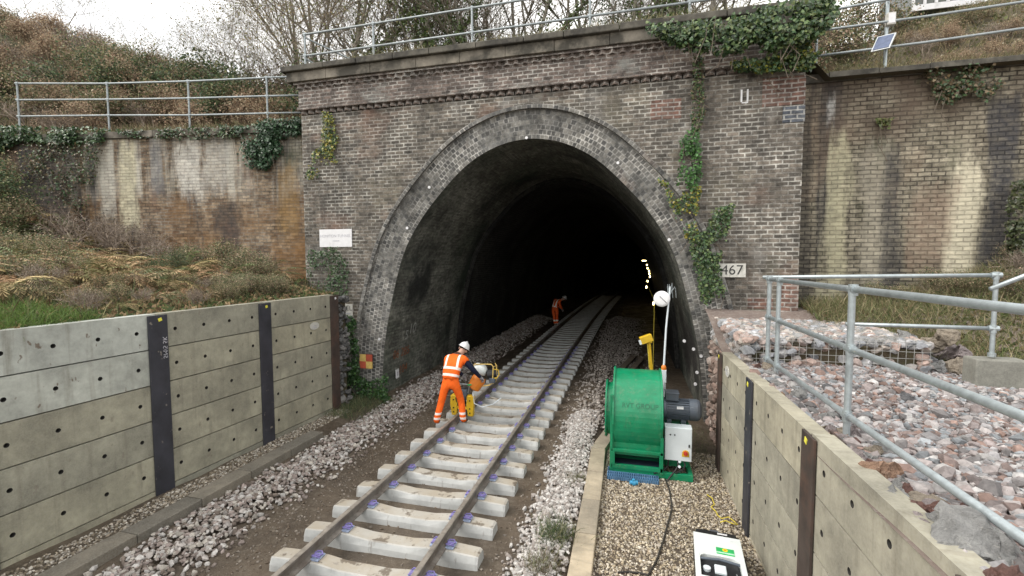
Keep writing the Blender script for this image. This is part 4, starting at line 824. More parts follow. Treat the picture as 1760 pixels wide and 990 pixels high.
mm = MB(); mm.tube([(p[0], p[1], -.19) for p in [at(x, y, Z=-.2) for x, y in [(1062, 985), (1080, 984), (1100, 986), (1115, 990)]]], .010, 6); o = mm.build('power_cable', MT['cable']); tag(o, 'short end of dark cable at the bottom edge of the shingle', 'cable')
for lb, seq in (('yellow rope loop on the shingle by the wall foot behind the white unit', [(1232, 885), (1240, 893), (1252, 890), (1262, 898), (1268, 905), (1258, 903), (1247, 898), (1238, 900)]), ('yellow rope scrap farther back towards the fan', [(1215, 850), (1224, 857), (1228, 868), (1222, 872), (1230, 880), (1234, 886)])):
    mm = MB(); mm.tube([tuple(at(x, y, Z=-.18)+[0, 0, rng.uniform(0, .03)]) for x, y in seq], .008, 6); tag(mm.build('rope', MT['rope'], None, smooth=True), lb, 'rope')
# ------------------------------------------------------------------ white boxed unit in the corner
gen = thing('power_unit', 'white and black portable power unit with green label on the shingle', 'power unit', (1.0, 5.50, -.23), R(-5))
def gbld(m, name, mat, par=gen, **k): return m.build(name, mat, par, **k)
def rrect(w_, l, r, n=6):
    o = []
    for cx_, cy_, a0 in ((w_-r, l-r, 0), (-w_+r, l-r, 90), (-w_+r, -l+r, 180), (w_-r, -l+r, 270)):
        for a in np.linspace(a0, a0+90, n): o.append((cx_+r*math.cos(R(a)), cy_+r*math.sin(R(a))))
    return o
mm = MB(); o_ = rrect(.255, .47, .07); mm.prism(o_, .0, .30, 'Z'); gbld(mm, 'lower_body', MT['black'], bevel=.012)
mm = MB(); n = 24                                # white hood with an open front well
ou = [(x, y) for x, y in rrect(.26, .40, .05)]; wi = [(x*1, y-.245) for x, y in rrect(.20, .20, .07)]
P = [(x, y, .305) for x, y in ou]; hood = MB()
top_y = .40
hood.bb(-.26, .26, -.055, .36, .30, .36); hood.bb(-.26, -.205, -.45, -.055, .30, .36); hood.bb(.205, .26, -.45, -.055, .30, .36); hood.bb(-.26, .26, -.50, -.45, .30, .36)
hood.prism([(-.205, -.055), (-.205, -.12), (-.19, -.085), (-.16, -.063), (-.13, -.055)], .301, .359, 'Z'); hood.prism([(.205, -.055), (.13, -.055), (.16, -.063), (.19, -.085), (.205, -.12)], .301, .359, 'Z')
gbld(hood, 'white_hood', MT['shell'], bevel=.006)
mm = MB(); mm.prism([(-.25, .36), (.25, .36), (.225, .47), (.10, .49), (.05, .465), (-.05, .465), (-.10, .49), (-.225, .47)], .27, .345, 'Z'); gbld(mm, 'rear_handle', MT['black'], bevel=.012)
mm = MB(); mm.tube([(-.08, .47, .32), (-.05, .50, .325), (.02, .50, .325), (.05, .47, .32)], .016, 8); gbld(mm, 'carry_loop', MT['motor'])
mm = MB(); mm.box((.07, .425, .348), (.11, .028, .004)); gbld(mm, 'rating_label', MT['white'])
mm = MB(); mm.tube([(-.215, -.13, .34), (0, -.11, .352), (.215, -.13, .34)], .014, 8); gbld(mm, 'cross_bar', MT['motor'])
mm = MB(); mm.bb(-.06, .06, -.30, -.16, .29, .325); gbld(mm, 'switch_block', MT['boxwhite'], bevel=.01)
mm = MB(); mm.cyl((-.14, -.26, .29), (-.14, -.26, .33), .04, 14); gbld(mm, 'socket', MT['boxwhite']); mm = MB(); mm.cyl((.16, -.22, .29), (.16, -.40, .33), .008, 8); gbld(mm, 'strut', MT['alu'])
lab = MB(); lab.box((.07, .045, .3625), (.19, .125, .003)); lo = gbld(lab, 'label', MT['labelgreen'])
mm = MB(); mm.box((.07, .012, .3645), (.19, .022, .002)); mm.build('label_band', MT['labelpale'], lo)
mm = MB(); mm.cyl((.07, .068, .363), (.07, .068, .3665), .030, 20); mm.build('emblem', MT['labelyel'], lo); mm = MB(); mm.cyl((.07, .068, .3662), (.07, .068, .3675), .014, 12); mm.build('emblem_core', MT['orangepaint'], lo)
mm = MB(); mm.tube([(.27, .16, .2), (.29, .14, .24), (.29, -.05, .24), (.27, -.07, .2)], .012, 8); gbld(mm, 'side_handle', MT['black'])
# ------------------------------------------------------------------ mast, work light, tunnel lamps, timbers
ma = thing('lighting_mast', 'slender white mast with a white disc and loose cables behind the fan', 'mast', (.62, 9.35, -.25)); z0 = -.25
mm = MB(); mm.tube([(0, 0, 0), (0, 0, 1.35)], .045, 10); mm.build('lower_tube', MT['boxwhite'], ma)
mm = MB(); mm.box((0, 0, 1.46), (.10, .09, .26)); mm.build('junction_box', MT['boxwhite'], ma, bevel=.01)
mm = MB(); mm.lathe((0, 0, 1.59), (0, 0, 1), [(0, .05), (.05, .05), (.09, .03)], 14); mm.build('orange_collar', MT['orangepaint'], ma)
mm = MB(); mm.tube([(0, 0, 1.6), (.03, 0, 2.4), (.09, 0, 3.22)], [.020, .018, .014], 10); mm.build('pole', MT['boxwhite'], ma)
mm = MB(); mm.lathe((-.06, -.03, 2.98), (0, -1, .05), [(-.03, .03), (-.01, .145), (.0, .155), (.012, .15), (.02, .10), (.022, .02)], 32); dsc = mm.build('disc', MT['white'], ma, smooth=True)
mm = MB(); mm.cyl((-.10, -.058, 3.03), (.03, -.05, 2.90), .006, 6); mm.build('strap', MT['black'], dsc)
for k in range(7):
    a = rng.uniform(-.08, .10); mm = MB(); mm.tube([(.08, 0, 3.02), (.10+a*.3, 0, 3.14), (.10+a, .02, 3.22+rng.uniform(-.05, .08)), (.12+a, .02, 3.08+rng.uniform(-.1, .05))], .005, 5); mm.build('cable_tail', MT['galvold'], ma)
wl = thing('work_light', 'yellow work light head on a leaning yellow arm behind the fan', 'work light', (.55, 9.7, -.25))
mm = MB(); mm.tube([(0, 0, 0), (-.20, 0, 2.08)], .030, 10); mm.build('arm', MT['yellow'], wl); mm = MB(); mm.tube([(-.06, -.02, 1.2), (-.19, -.05, 1.55), (-.22, -.05, 1.9), (-.24, 0, 2.05)], .008, 6); mm.build('cable', MT['rope'], wl)
hd = MB(); hd.box((-.26, -.05, 2.13), (.24, .12, .15), ry=-.35, rz=.2); ho = hd.build('lamp_head', MT['yellow'], wl, bevel=.012); mm = MB(); mm.box((-.33, -.10, 2.08), (.14, .03, .09), ry=-.35, rz=.2); mm.build('lens', MT['boxwhite'], ho); mm = MB(); mm.box((-.17, -.02, 2.12), (.06, .10, .13)); mm.build('bracket', MT['yellow'], wl, bevel=.006)
for sx, sy_ in ((-.3, -.25), (.3, -.2), (.02, .35)): mm = MB(); mm.cyl((sx, sy_, 0), (-.06, 0, .62), .018, 8); mm.build('tripod_leg', MT['yellow'], wl)
lampsP = [((1123, 521), 15), ((1111, 493), 19), ((1113, 483), 23), ((1117, 475), 26), ((1116, 470), 29), ((1116, 465.5), 32), ((1113, 461), 35), ((1112, 455), 38), ((1107, 448), 42)]
LP = [at(x, y, Y=Y) for (x, y), Y in lampsP]
mm = MB(); mm.tube([(LP[0][0]+.02, 15, -.2), (LP[0][0]+.03, 15, LP[0][2])]+[tuple(p+[0.02, 0, .12]) for p in LP], .012, 6); tag(mm.build('lamp_cable', MT['rope']), 'thin yellowish cable carrying the string of tunnel lamps', 'cable')
for k, p in enumerate(LP):
    t = thing('festoon_lamp', ('lit yellow lamp lowest and nearest on the tunnel cable beside the white disc' if k == 0 else 'bright bar shaped lamp topmost of the string in the tunnel' if k == 8 else 'small lit yellow lamp in the string along the right tunnel side'), 'lamp', p, 0, 'string of tunnel lamps')
    mm = MB(); r = .022+.0045*k; mm.lathe((0, 0, -.06), (0, 0, 1), [(0, .01), (.02, r*.8), (.05, r), (.08, r*.8), (.10, r*.4)], 14)
    if k == 8: mm = MB(); mm.box((0, 0, 0), (.34, .06, .07))
    mm.build('bulb', MT['glow'], t, smooth=k < 8); mm = MB(); mm.cyl((0, 0, .04), (0, 0, .12), .025, 8); mm.build('holder', MT['black'], t)
for (a, b, z, lb) in (((1062, 640), (1090, 612), .0, 'left of two weathered planks lying behind the fan'), ((1082, 640), (1103, 616), .0, 'right of two weathered planks lying behind the fan'), ((1068, 529), (1122, 523), .25, 'long pale timber lying across the right side inside the tunnel')):
    A = at(*a, Z=-.1+z); B = at(*b, Z=-.1+z); d = B-A; mm = MB(); mm.box((A+B)/2, (np.hypot(*d[:2]), .2, .06), rz=math.atan2(d[1], d[0])); tag(mm.build('timber_plank', MT['wood'], None, bevel=.005), lb, 'plank')
# ------------------------------------------------------------------ rail machine on the left rail
rmx, rmy = -3.80, 9.95
mc = thing('rail_machine', 'yellow petrol rail machine with white engine clamped on the left rail', 'rail machine', (rmx, rmy, 0))
def mcb(m, name, mat, **k): return m.build(name, mat, mc, **k)
for x in (-.20, .20):
    mm = MB(); mm.prism([(x-.075, .34), (x+.075, .34), (x+.09, .20), (x+.075, -.13), (x-.05, -.13), (x-.09, .14)], -.09, .03, 'Y'); leg = mcb(mm, 'clamp_leg', MT['yellow'], bevel=.012)
    for z in (.24, .05, -.05): mm = MB(); mm.cyl((x, -.095, z), (x, -.088, z), .018, 10); mm.build('bolt', MT['black'], leg)
mm = MB(); mm.bb(-.22, .22, -.07, .01, .02, .09); mm.bb(-.24, .24, -.05, -.01, .33, .37); mcb(mm, 'cross_member', MT['yellow'], bevel=.008)
for k in range(7): mm = MB(); x = -.12+.04*k; mm.tube([(x, -.06, .10), (x+rng.uniform(-.08, .08), -.10, .28), (x+rng.uniform(-.05, .05), -.02, .45), (.02+.02*k, .05, .52)], .014, 6); mcb(mm, 'hose', MT['black'])
mm = MB(); mm.box((.02, .02, .36), (.22, .2, .24)); mcb(mm, 'gearbox', MT['motor'], bevel=.03)
mm = MB(); mm.tube([(-.30, -.22, .66), (-.05, -.16, .64), (.20, -.08, .62), (.48, .12, .60)], .016, 8); mm.tube([(.2, -.08, .62), (.12, -.02, .34)], .016, 8); mcb(mm, 'handle_bar', MT['galvold'])
mm = MB(); mm.lathe((.22, .05, .48), (.5, .25, .83), [(0, .08), (.03, .15), (.26, .17), (.34, .14)], 18); mcb(mm, 'orange_housing', MT['orangepaint'])
mm = MB(); mm.box((.20, -.10, .62), (.09, .02, .03), rz=.3); mcb(mm, 'green_tag', MT['labelgreen'])
mm = MB(); mm.lathe((.36, .18, .92), (.35, .1, 1), [(-.10, .10), (-.08, .17), (.06, .17), (.12, .12), (.14, .04)], 18); mcb(mm, 'fuel_tank', MT['shell'], smooth=True); mm = MB(); mm.lathe((.40, .17, 1.04), (.2, .05, 1), [(0, .035), (.035, .035)], 12); mcb(mm, 'filler_cap', MT['black'])
mm = MB(); mm.lathe((.52, .24, .80), (1, .35, .1), [(0, .13), (.14, .13), (.15, .10), (.22, .10)], 18); mcb(mm, 'engine', MT['black']); mm = MB(); mm.box((.66, .20, .68), (.14, .12, .12)); mcb(mm, 'exhaust', MT['motor'], bevel=.02)
fr = [(.22, .08, .98), (.27, .06, 1.07), (.66, .14, 1.07), (.70, .15, 1.01), (.67, .17, .62), (.60, .16, .57), (.38, .08, .54)]
mm = MB(); mm.tube(fr, .013, 8); mm.tube([(p[0]+.02, p[1]+.22, p[2]-.02) for p in fr[2:6]], .012, 8); mm.cyl(fr[3], (fr[3][0]+.02, fr[3][1]+.22, fr[3][2]-.02), .012, 8); mcb(mm, 'guard_frame', MT['amber'])
mm = MB(); mm.tube([(.70, .17, .95), (.80, .21, .93), (.82, .22, .82), (.77, .20, .74), (.69, .17, .73)], .013, 8); mcb(mm, 'lift_handle', MT['yellow'])
mm = MB(); mm.tube([(.25, -.02, .42), (.30, -.06, .18), (.48, -.04, .10), (.70, .1, .14), (.86, .25, .26)], .012, 8); mcb(mm, 'pale_hose', MT['boxwhite'])
# ------------------------------------------------------------------ people
def stripe(name, base, p0, axis, bands, refl=(.72, .72, .70), lat=None, latb=(), rough=.75):
    m, t, b = nodes(name); o = objco(t)
    def along(p, a):
        s_ = t.nodes.new('ShaderNodeVectorMath'); s_.operation = 'SUBTRACT'; t.links.new(o, s_.inputs[0]); s_.inputs[1].default_value = p
        d = t.nodes.new('ShaderNodeVectorMath'); d.operation = 'DOT_PRODUCT'; t.links.new(s_.outputs[0], d.inputs[0]); d.inputs[1].default_value = a; return d.outputs['Value']
    h = along(p0, axis); f = None
    def band(v, lo, hi): return math_(t, 'MULTIPLY', math_(t, 'GREATER_THAN', v, lo), math_(t, 'LESS_THAN', v, hi))
    for lo, hi in bands: q = band(h, lo, hi); f = q if f is None else math_(t, 'MAXIMUM', f, q)
    if lat is not None:
        l_ = math_(t, 'ABSOLUTE', along(p0, lat))
        for lo, hi, hmin in latb: q = math_(t, 'MULTIPLY', band(l_, lo, hi), math_(t, 'GREATER_THAN', h, hmin)); f = q if f is None else math_(t, 'MAXIMUM', f, q)
    bs = mixc(t, ramp(t, noise(t, o, 9, 3), (.3, 0.), (.7, 1.)), tuple(v*.85 for v in base), tuple(min(1, v*1.12) for v in base))
    t.links.new(mixc(t, f, bs, refl) if f is not None else bs, b.inputs['Base Color']); b.inputs['Roughness'].default_value = rough; b.inputs['Specular IOR Level'].default_value = .2
    bump(t, b, noise(t, mapping(t, o, (6, 6, 2.5)), 2.2, 3), .6, .03); return m
skin_m = plain('skin', (.45, .27, .2), .55, var=.06); hat_m = plain('white_hard_hat', (.72, .73, .74), .3, var=.04); boot_m = plain('dark_work_boot', (.03, .026, .022), .7); glove_m = plain('grey_work_glove', (.25, .24, .25), .8)
def person(name, label, J, Rd, mats, hat=hat_m, face=(0, 1, -.4)):
    """J: joints, Rd: radii; one skinned continuous body; mats: (torso, arms, legs)"""
    base = np.array(J['pelvis'])*[1, 1, 0]; zf = min(J['aL'][2], J['aR'][2])-.09; base[2] = zf
    t = thing(name, label, 'person', base)
    names = list(J); idx = {n_: i for i, n_ in enumerate(names)}; jc = {n_: np.array(J[n_], float)-base for n_ in J}
    E = [('pelvis', 'waist'), ('waist', 'chest'), ('chest', 'neck'), ('neck', 'chin'), ('chin', 'skull'), ('pelvis', 'hL'), ('hL', 'kL'), ('kL', 'aL'), ('aL', 'tL'), ('pelvis', 'hR'), ('hR', 'kR'), ('kR', 'aR'), ('aR', 'tR'),
         ('chest', 'sL'), ('sL', 'eL'), ('eL', 'wL'), ('chest', 'sR'), ('sR', 'eR'), ('eR', 'wR')]
    me = bpy.data.meshes.new('body'); me.from_pydata([jc[n_] for n_ in names], [(idx[a], idx[b]) for a, b in E], []); o = bpy.data.objects.new('body', me); link(o)
    md = o.modifiers.new('skin', 'SKIN'); md.use_smooth_shade = True
    for i, n_ in enumerate(names):
        r = Rd[n_]; me.skin_vertices[0].data[i].radius = r if isinstance(r, tuple) else (r, r)
        me.skin_vertices[0].data[i].use_root = n_ == 'pelvis'
    sb = o.modifiers.new('sub', 'SUBSURF'); sb.levels = 2; sb.render_levels = 2
    bpy.context.view_layer.update(); em = bpy.data.meshes.new_from_object(o.evaluated_get(bpy.context.evaluated_depsgraph_get())); bpy.data.objects.remove(o)
    em.name = 'body'; em.materials.clear()
    for mt in (mats[0], mats[1], mats[2], skin_m, boot_m): em.materials.append(mt)
    part = {'waist': 0, 'chest': 0, 'pelvis': 2, 'hL': 2, 'kL': 2, 'aL': 2, 'tL': 4, 'hR': 2, 'kR': 2, 'aR': 2, 'tR': 4, 'eL': 1, 'wL': 1, 'eR': 1, 'wR': 1, 'sL': 0, 'sR': 0, 'neck': 3, 'chin': 3, 'skull': 3}
    for p in em.polygons:
        c = np.array(p.center); bd, bm_ = 1e9, 0
        for a, b in E:
            A, B = jc[a], jc[b]; u = np.clip(((c-A)@(B-A))/((B-A)@(B-A)), 0, 1); d = np.linalg.norm(c-A-(B-A)*u)-.35*max(np.max(Rd[a]), np.max(Rd[b]))
            if d < bd:
                bd = d; bm_ = part[b]
                if b in ('hL', 'hR'): bm_ = 2
                if (a, b) == ('pelvis', 'waist'): bm_ = 2 if u < .3 else 0
                if (a, b) == ('chest', 'neck'): bm_ = 0 if u < .75 else 3
                if b in ('eL', 'eR') and u < .12: bm_ = 0
                if b in ('tL', 'tR') and u < .25: bm_ = 2
        p.material_index = bm_; p.use_smooth = True
    bo = bpy.data.objects.new('body', em); link(bo, t)
    # vest: the torso faces once more, a centimetre proud, hanging a little below the waist
    bmx = bmesh.new(); bmx.from_mesh(em); bmesh.ops.delete(bmx, geom=[f for f in bmx.faces if f.material_index != 0], context='FACES')
    bmx.normal_update()
    for v in bmx.verts: v.co += v.normal*.014
    vm_ = bpy.data.meshes.new('safety_vest'); bmx.to_mesh(vm_); bmx.free(); vm_.materials.clear(); vm_.materials.append(mats[0]); vo = bpy.data.objects.new('safety_vest', vm_); link(vo, t)
    sd_ = vo.modifiers.new('cloth', 'SOLIDIFY'); sd_.thickness = .006; sd_.offset = 1
    f = np.array(face, float); f /= np.linalg.norm(f); sk = jc['skull']; up = sk-jc['neck']; up = up-f*(up@f); up /= np.linalg.norm(up); rt = np.cross(f, up)
    def fr_(a, b, c): return tuple(sk+rt*a+f*b+up*c)
    m = MB(); n = 20; V = []; fs = []                                   # hard hat: dome with ridge and a brim
    for i, (ang, k) in enumerate([(a, 1) for a in np.linspace(0, 88, 7)]):
        for j in range(n):
            th = 2*math.pi*j/n; rr = math.cos(R(ang)); V.append(fr_(.118*rr*math.cos(th), .145*rr*math.sin(th)-.005, .035+.125*math.sin(R(ang))))
    for i in range(6):
        for j in range(n): fs.append((i*n+j, i*n+(j+1) % n, (i+1)*n+(j+1) % n, (i+1)*n+j))
    fs.append(tuple(6*n+j for j in range(n))); m.add(V, fs); ho_ = m.build('hard_hat', hat, t, smooth=True)
    m = MB(); V = []
    for rr in (1.0, 1.16):
        for j in range(n): th = 2*math.pi*j/n; fw_ = 1+.22*max(0, math.sin(th))*(rr > 1.1); V.append(fr_(.118*rr*math.cos(th), .145*rr*fw_*math.sin(th), .035-.012*(rr > 1)))
    m.add(V, [(j, (j+1) % n, n+(j+1) % n, n+j) for j in range(n)]); b_o = m.build('brim', hat, ho_, smooth=True); sdx = b_o.modifiers.new('t', 'SOLIDIFY'); sdx.thickness = .006
    m = MB(); m.tube([fr_(0, .10*math.cos(a)-.0, .055+.115*math.sin(a)) for a in np.linspace(.1, 3.04, 9)], .014, 6); m.build('ridge', hat, ho_)
    for s in (-1, 1):
        m = MB(); m.lathe(fr_(s*.088, -.005, -.03), tuple(rt*s+f*-.3), [(0, .026), (.012, .03), (.02, .022)], 10); e = m.build('ear', skin_m, t); 
        m = MB(); m.lathe(fr_(s*.034, .096, -.012), tuple(f), [(0, .012), (.006, .008)], 8); m.build('eye', boot_m, t)
    m = MB(); m.tube([fr_(0, .09, .0), fr_(0, .122, -.035), fr_(0, .10, -.045)], [.010, .017, .012], 8); m.build('nose', skin_m, t, smooth=True)
    m = MB(); m.tube([fr_(-.025, .092, -.075), fr_(0, .099, -.077), fr_(.025, .092, -.075)], .006, 6); m.build('mouth', mats[2], t)
    for s, wn, en in (('L', 'wL', 'eL'), ('R', 'wR', 'eR')):             # gloves: palm, four bent fingers, a thumb
        W_ = jc[wn]; d = W_-jc[en]; d /= np.linalg.norm(d); sdv = np.cross(d, (0, 0, 1)); sdv /= np.linalg.norm(sdv); dn = np.cross(sdv, d); m = MB()
        m.tube([W_-d*.03, W_, W_+d*.045, W_+d*.085], [.034, .036, .044, .036], 10)
        for q, (off_, ln) in enumerate(((-.030, .066), (-.010, .078), (.011, .073), (.031, .056))):
            b0 = W_+d*.075+sdv*off_; m.tube([b0, b0+d*ln*.45-dn*.006, b0+d*ln*.75-dn*.030, b0+d*ln*.7-dn*.060], [.0115, .0105, .0095, .008], 7)
        sg = 1 if s == 'L' else -1; b0 = W_+d*.025-sdv*.035*sg; m.tube([b0, b0+d*.03-sdv*.03*sg-dn*.01, b0+d*.055-sdv*.034*sg-dn*.03], [.014, .012, .009], 7)
        m.build('glove', glove_m, t, smooth=True)
    return t
RAD = dict(pelvis=(.155, .125), waist=(.150, .118), chest=(.165, .125), neck=.062, chin=.078, skull=.098, hL=.105, kL=.082, aL=.075, tL=.048, hR=.105, kR=.082, aR=.075, tR=.048, sL=.088, eL=.062, wL=.042, sR=.088, eR=.062, wR=.042)
J1 = dict(pelvis=(-3.86, 9.36, .80), waist=(-3.87, 9.42, .98), chest=(-3.84, 9.56, 1.20), neck=(-3.78, 9.70, 1.36), chin=(-3.74, 9.77, 1.40), skull=(-3.715, 9.80, 1.47),
          hL=(-3.98, 9.36, .74), kL=(-4.09, 9.36, .32), aL=(-4.17, 9.25, -.08), tL=(-4.18, 9.42, -.125), hR=(-3.75, 9.38, .74), kR=(-3.665, 9.50, .33), aR=(-3.60, 9.42, -.06), tR=(-3.58, 9.59, -.115),
          sL=(-4.02, 9.60, 1.25), eL=(-4.0, 9.86, 1.02), wL=(-3.78, 9.92, .80), sR=(-3.64, 9.62, 1.25), eR=(-3.43, 9.66, 1.02), wR=(-3.34, 9.88, .80))
ax1 = Vector(np.array(J1['chest'])-np.array(J1['pelvis'])).normalized(); b1 = np.array(J1['pelvis'])*[1, 1, 0]; b1[2] = -.17
p1 = tuple(np.array(J1['pelvis'])-b1); OR = (.86, .135, .015)
v1 = stripe('orange_vest_cloth', OR, p1, tuple(ax1), [(.10, .155), (.255, .31)], lat=(1, 0, 0), latb=[(.115, .165, .31)], refl=(.80, .70, .66)); t1 = stripe('orange_trouser_cloth', OR, (0, 0, 0), (0, 0, 1), [(.13, .18), (.235, .285)], refl=(.80, .70, .66))
nav = stripe('navy_sleeve_cloth', (.012, .016, .04), (0, 0, 0), (0, 0, 1), [])
person('person', 'worker in orange vest and trousers and white helmet leaning over the rail machine', J1, RAD, (v1, nav, t1))
J2 = dict(pelvis=(-4.10, 25.0, .84), waist=(-4.08, 25.06, 1.02), chest=(-3.98, 25.2, 1.2), neck=(-3.80, 25.32, 1.30), chin=(-3.72, 25.36, 1.31), skull=(-3.65, 25.39, 1.36), hL=(-4.20, 25, .78), kL=(-4.16, 25.05, .40), aL=(-4.10, 24.98, -.0), tL=(-4.08, 25.16, -.04),
          hR=(-4.0, 25, .78), kR=(-4.0, 25.1, .40), aR=(-3.98, 25.06, .0), tR=(-3.95, 25.24, -.04), sL=(-4.14, 25.28, 1.24), eL=(-4.02, 25.4, .98), wL=(-3.85, 25.5, .80), sR=(-3.88, 25.12, 1.2), eR=(-3.80, 25.1, .94), wR=(-3.74, 25.3, .76))
ax2 = Vector(np.array(J2['chest'])-np.array(J2['pelvis'])).normalized(); b2 = np.array(J2['pelvis'])*[1, 1, 0]; b2[2] = -.09; p2 = tuple(np.array(J2['pelvis'])-b2); RO = (.85, .13, .03)
v2 = stripe('red_orange_coverall', RO, p2, tuple(ax2), [(.02, .07)], lat=(.9, -.4, 0), latb=[(.06, .115, .07)], refl=(.95, .93, .85)); t2 = stripe('red_orange_legs', RO, (0, 0, 0), (0, 0, 1), [(.0, .10), (.22, .30)], refl=(.95, .93, .85))
person('person', 'stooping worker in red orange overalls with white reflective bands inside the tunnel', J2, RAD, (v2, t2, t2), plain('grey_white_hard_hat', (.5, .5, .5), .4), (.7, .5, -.5))
# ------------------------------------------------------------------ ivy and plants on the walls
ivyP = [(.04, .085, .03), (.06, .11, .04), (.03, .06, .025), (.095, .15, .05), (.13, .17, .06)]; yelP = [(.22, .22, .03), (.28, .24, .04), (.10, .15, .03)]; brnP = [(.10, .075, .04), (.15, .11, .06), (.07, .06, .03)]
def ivy(label, poly, Y, n, size, pal, depth=.14, name='ivy', frac=None, plane=None, grp=None, clump=True):
    n = int(n*1.7); size = (size[0]*.78, size[1]*.78)
    pts = inpoly(poly, n)
    if clump:                                        # leave ragged holes
        h = np.sin(pts[:, 0]*.11+1)+np.sin(pts[:, 1]*.13)+np.sin((pts[:, 0]+pts[:, 1])*.07+2)+rng.normal(0, .7, n); pts = pts[h > -1.0]
    W_ = np.array([plane(x, y) if plane else at(x, y, Y=Y) for x, y in pts]); base = W_[0].copy(); nrm = np.array([0, -1, .35])
    dp = np.abs(rng.normal(0, depth, len(W_))); W_[:, 1] -= .02+dp
    C = pick(pal, len(W_), .25)
    S = rng.uniform(*size, len(W_))
    o = leaves(name, W_-base, S, C, MT['ivy'], IVY, nrm, .5); o.location = base; tag(o, label, 'ivy', grp)
    for k in range(max(3, len(W_)//260)):            # its stems on the wall
        m = MB(); a = W_[rng.integers(0, len(W_))]; m.tube([a+[0, dp.mean()*.3, 0]-base, a+[rng.normal(0, .12), .01, -rng.uniform(.15, .35)]-base, a+[rng.normal(0, .2), .01, -rng.uniform(.4, .8)]-base], .007, 4); m.build('stem', MT['wood'], o)
    return o
ivy('thick dark green ivy mass draped over the right end of the portal parapet', [(1105, 52), (1180, 48), (1250, 40), (1300, 22), (1370, 12), (1425, 2), (1432, 36), (1408, 66), (1345, 90), (1290, 92), (1240, 96), (1180, 92), (1150, 75)], 10.62, 4300, (.065, .12), ivyP, .16)
ivy('strip of ivy hanging under the cornice at the right end of the portal', [(1255, 108), (1330, 100), (1395, 70), (1412, 80), (1392, 122), (1320, 126), (1262, 124)], 10.8, 1100, (.06, .11), ivyP+yelP[:1], .08)
ivy('thin dry ivy stems running down from the parapet ivy', [(1190, 95), (1207, 95), (1212, 190), (1200, 240), (1186, 200)], 10.95, 330, (.04, .08), ivyP+brnP, .04)
ivy('bright green ivy column above the right of the arch', [(1172, 225), (1200, 220), (1206, 300), (1192, 330), (1164, 318)], 10.95, 480, (.05, .10), [(.05, .14, .03), (.04, .10, .03), (.07, .17, .04)], .07)
ivy('yellowing ivy beside the arch ring on the right', [(1130, 308), (1145, 312), (1165, 345), (1180, 315), (1205, 320), (1196, 380), (1205, 425), (1180, 410)], 10.95, 400, (.05, .10), yelP+ivyP[:2], .05)
ivy('dark green ivy spreading beside the 467 plate', [(1180, 395), (1215, 400), (1225, 360), (1262, 350), (1250, 400), (1236, 450), (1246, 500), (1225, 536), (1205, 515), (1192, 450)], 10.93, 1150, (.05, .10), ivyP, .06)
ivy('yellow and green ivy high on the left of the portal', [(556, 192), (572, 196), (584, 240), (575, 262), (585, 280), (556, 285), (545, 308), (530, 308), (540, 262), (556, 250)], 10.95, 620, (.05, .10), yelP+ivyP[:2], .05)
ivy('sparse dark ivy under the tunnel name board', [(532, 430), (582, 424), (602, 460), (596, 520), (580, 500), (530, 505)], 10.95, 520, (.05, .09), ivyP[:3], .05)
ivy('dense low ivy and moss between the left wall end and the arch', [(590, 540), (612, 545), (619, 600), (620, 645), (640, 655), (668, 640), (670, 690), (595, 694)], 10.9, 2300, (.05, .10), [(.03, .075, .025), (.04, .10, .03), (.055, .12, .03)], .12)
def wpl(x, y):
    d = FW+RT*(x-880)/F-UP*(y-495)/F; A = np.array([-8.6, 11.5]); t_ = np.array([-17.4, -2.37]); n = np.array([-t_[1], t_[0]]); s_ = ((A-CO[:2])@n)/(d[:2]@n); return CO+d*s_
ivy('ivy trailing over the left half of the left wing wall coping', [(-10, 218), (60, 220), (185, 222), (182, 246), (120, 250), (40, 244), (-10, 270)], 0, 1700, (.07, .13), ivyP[:3], .14, plane=wpl)
ivy('thin ivy along the middle of the left wing wall coping', [(190, 224), (300, 222), (420, 215), (420, 236), (330, 240), (230, 238)], 0, 900, (.05, .10), ivyP[:3]+brnP[:1], .08, plane=wpl)
ivy('thick ivy hanging off the left wing wall beside the portal', [(415, 222), (460, 210), (522, 204), (520, 234), (480, 240), (492, 262), (462, 292), (432, 288), (424, 250)], 0, 1900, (.07, .12), [(.03, .075, .035), (.045, .10, .045), (.025, .055, .025)], .12, plane=wpl)
ivy('dry brown trailers hanging on the left wing wall under its far coping', [(60, 250), (180, 246), (170, 300), (150, 380), (100, 330), (60, 300)], 0, 1300, (.05, .10), brnP+ivyP[:2], .16, name='trailing_plant', plane=wpl)
ivy('brown and green weeds hanging from the right wing wall coping', [(1585, 122), (1700, 112), (1715, 150), (1690, 175), (1665, 160), (1620, 185), (1600, 165)], 11.62, 750, (.05, .10), brnP+ivyP[:2], .08, name='trailing_plant')
ivy('small green weed growing out of the right wing wall', [(1505, 205), (1528, 205), (1530, 222), (1512, 228)], 11.68, 90, (.05, .10), [(.10, .13, .04), (.14, .14, .05)], .06, name='wall_weed')
ivy('dark leafy bush against the right wing wall at the photo edge', [(1735, 315), (1775, 310), (1780, 440), (1730, 440), (1722, 380)], 11.4, 900, (.06, .12), [(.06, .08, .03), (.08, .09, .04), (.04, .05, .025)], .2, name='shrub')
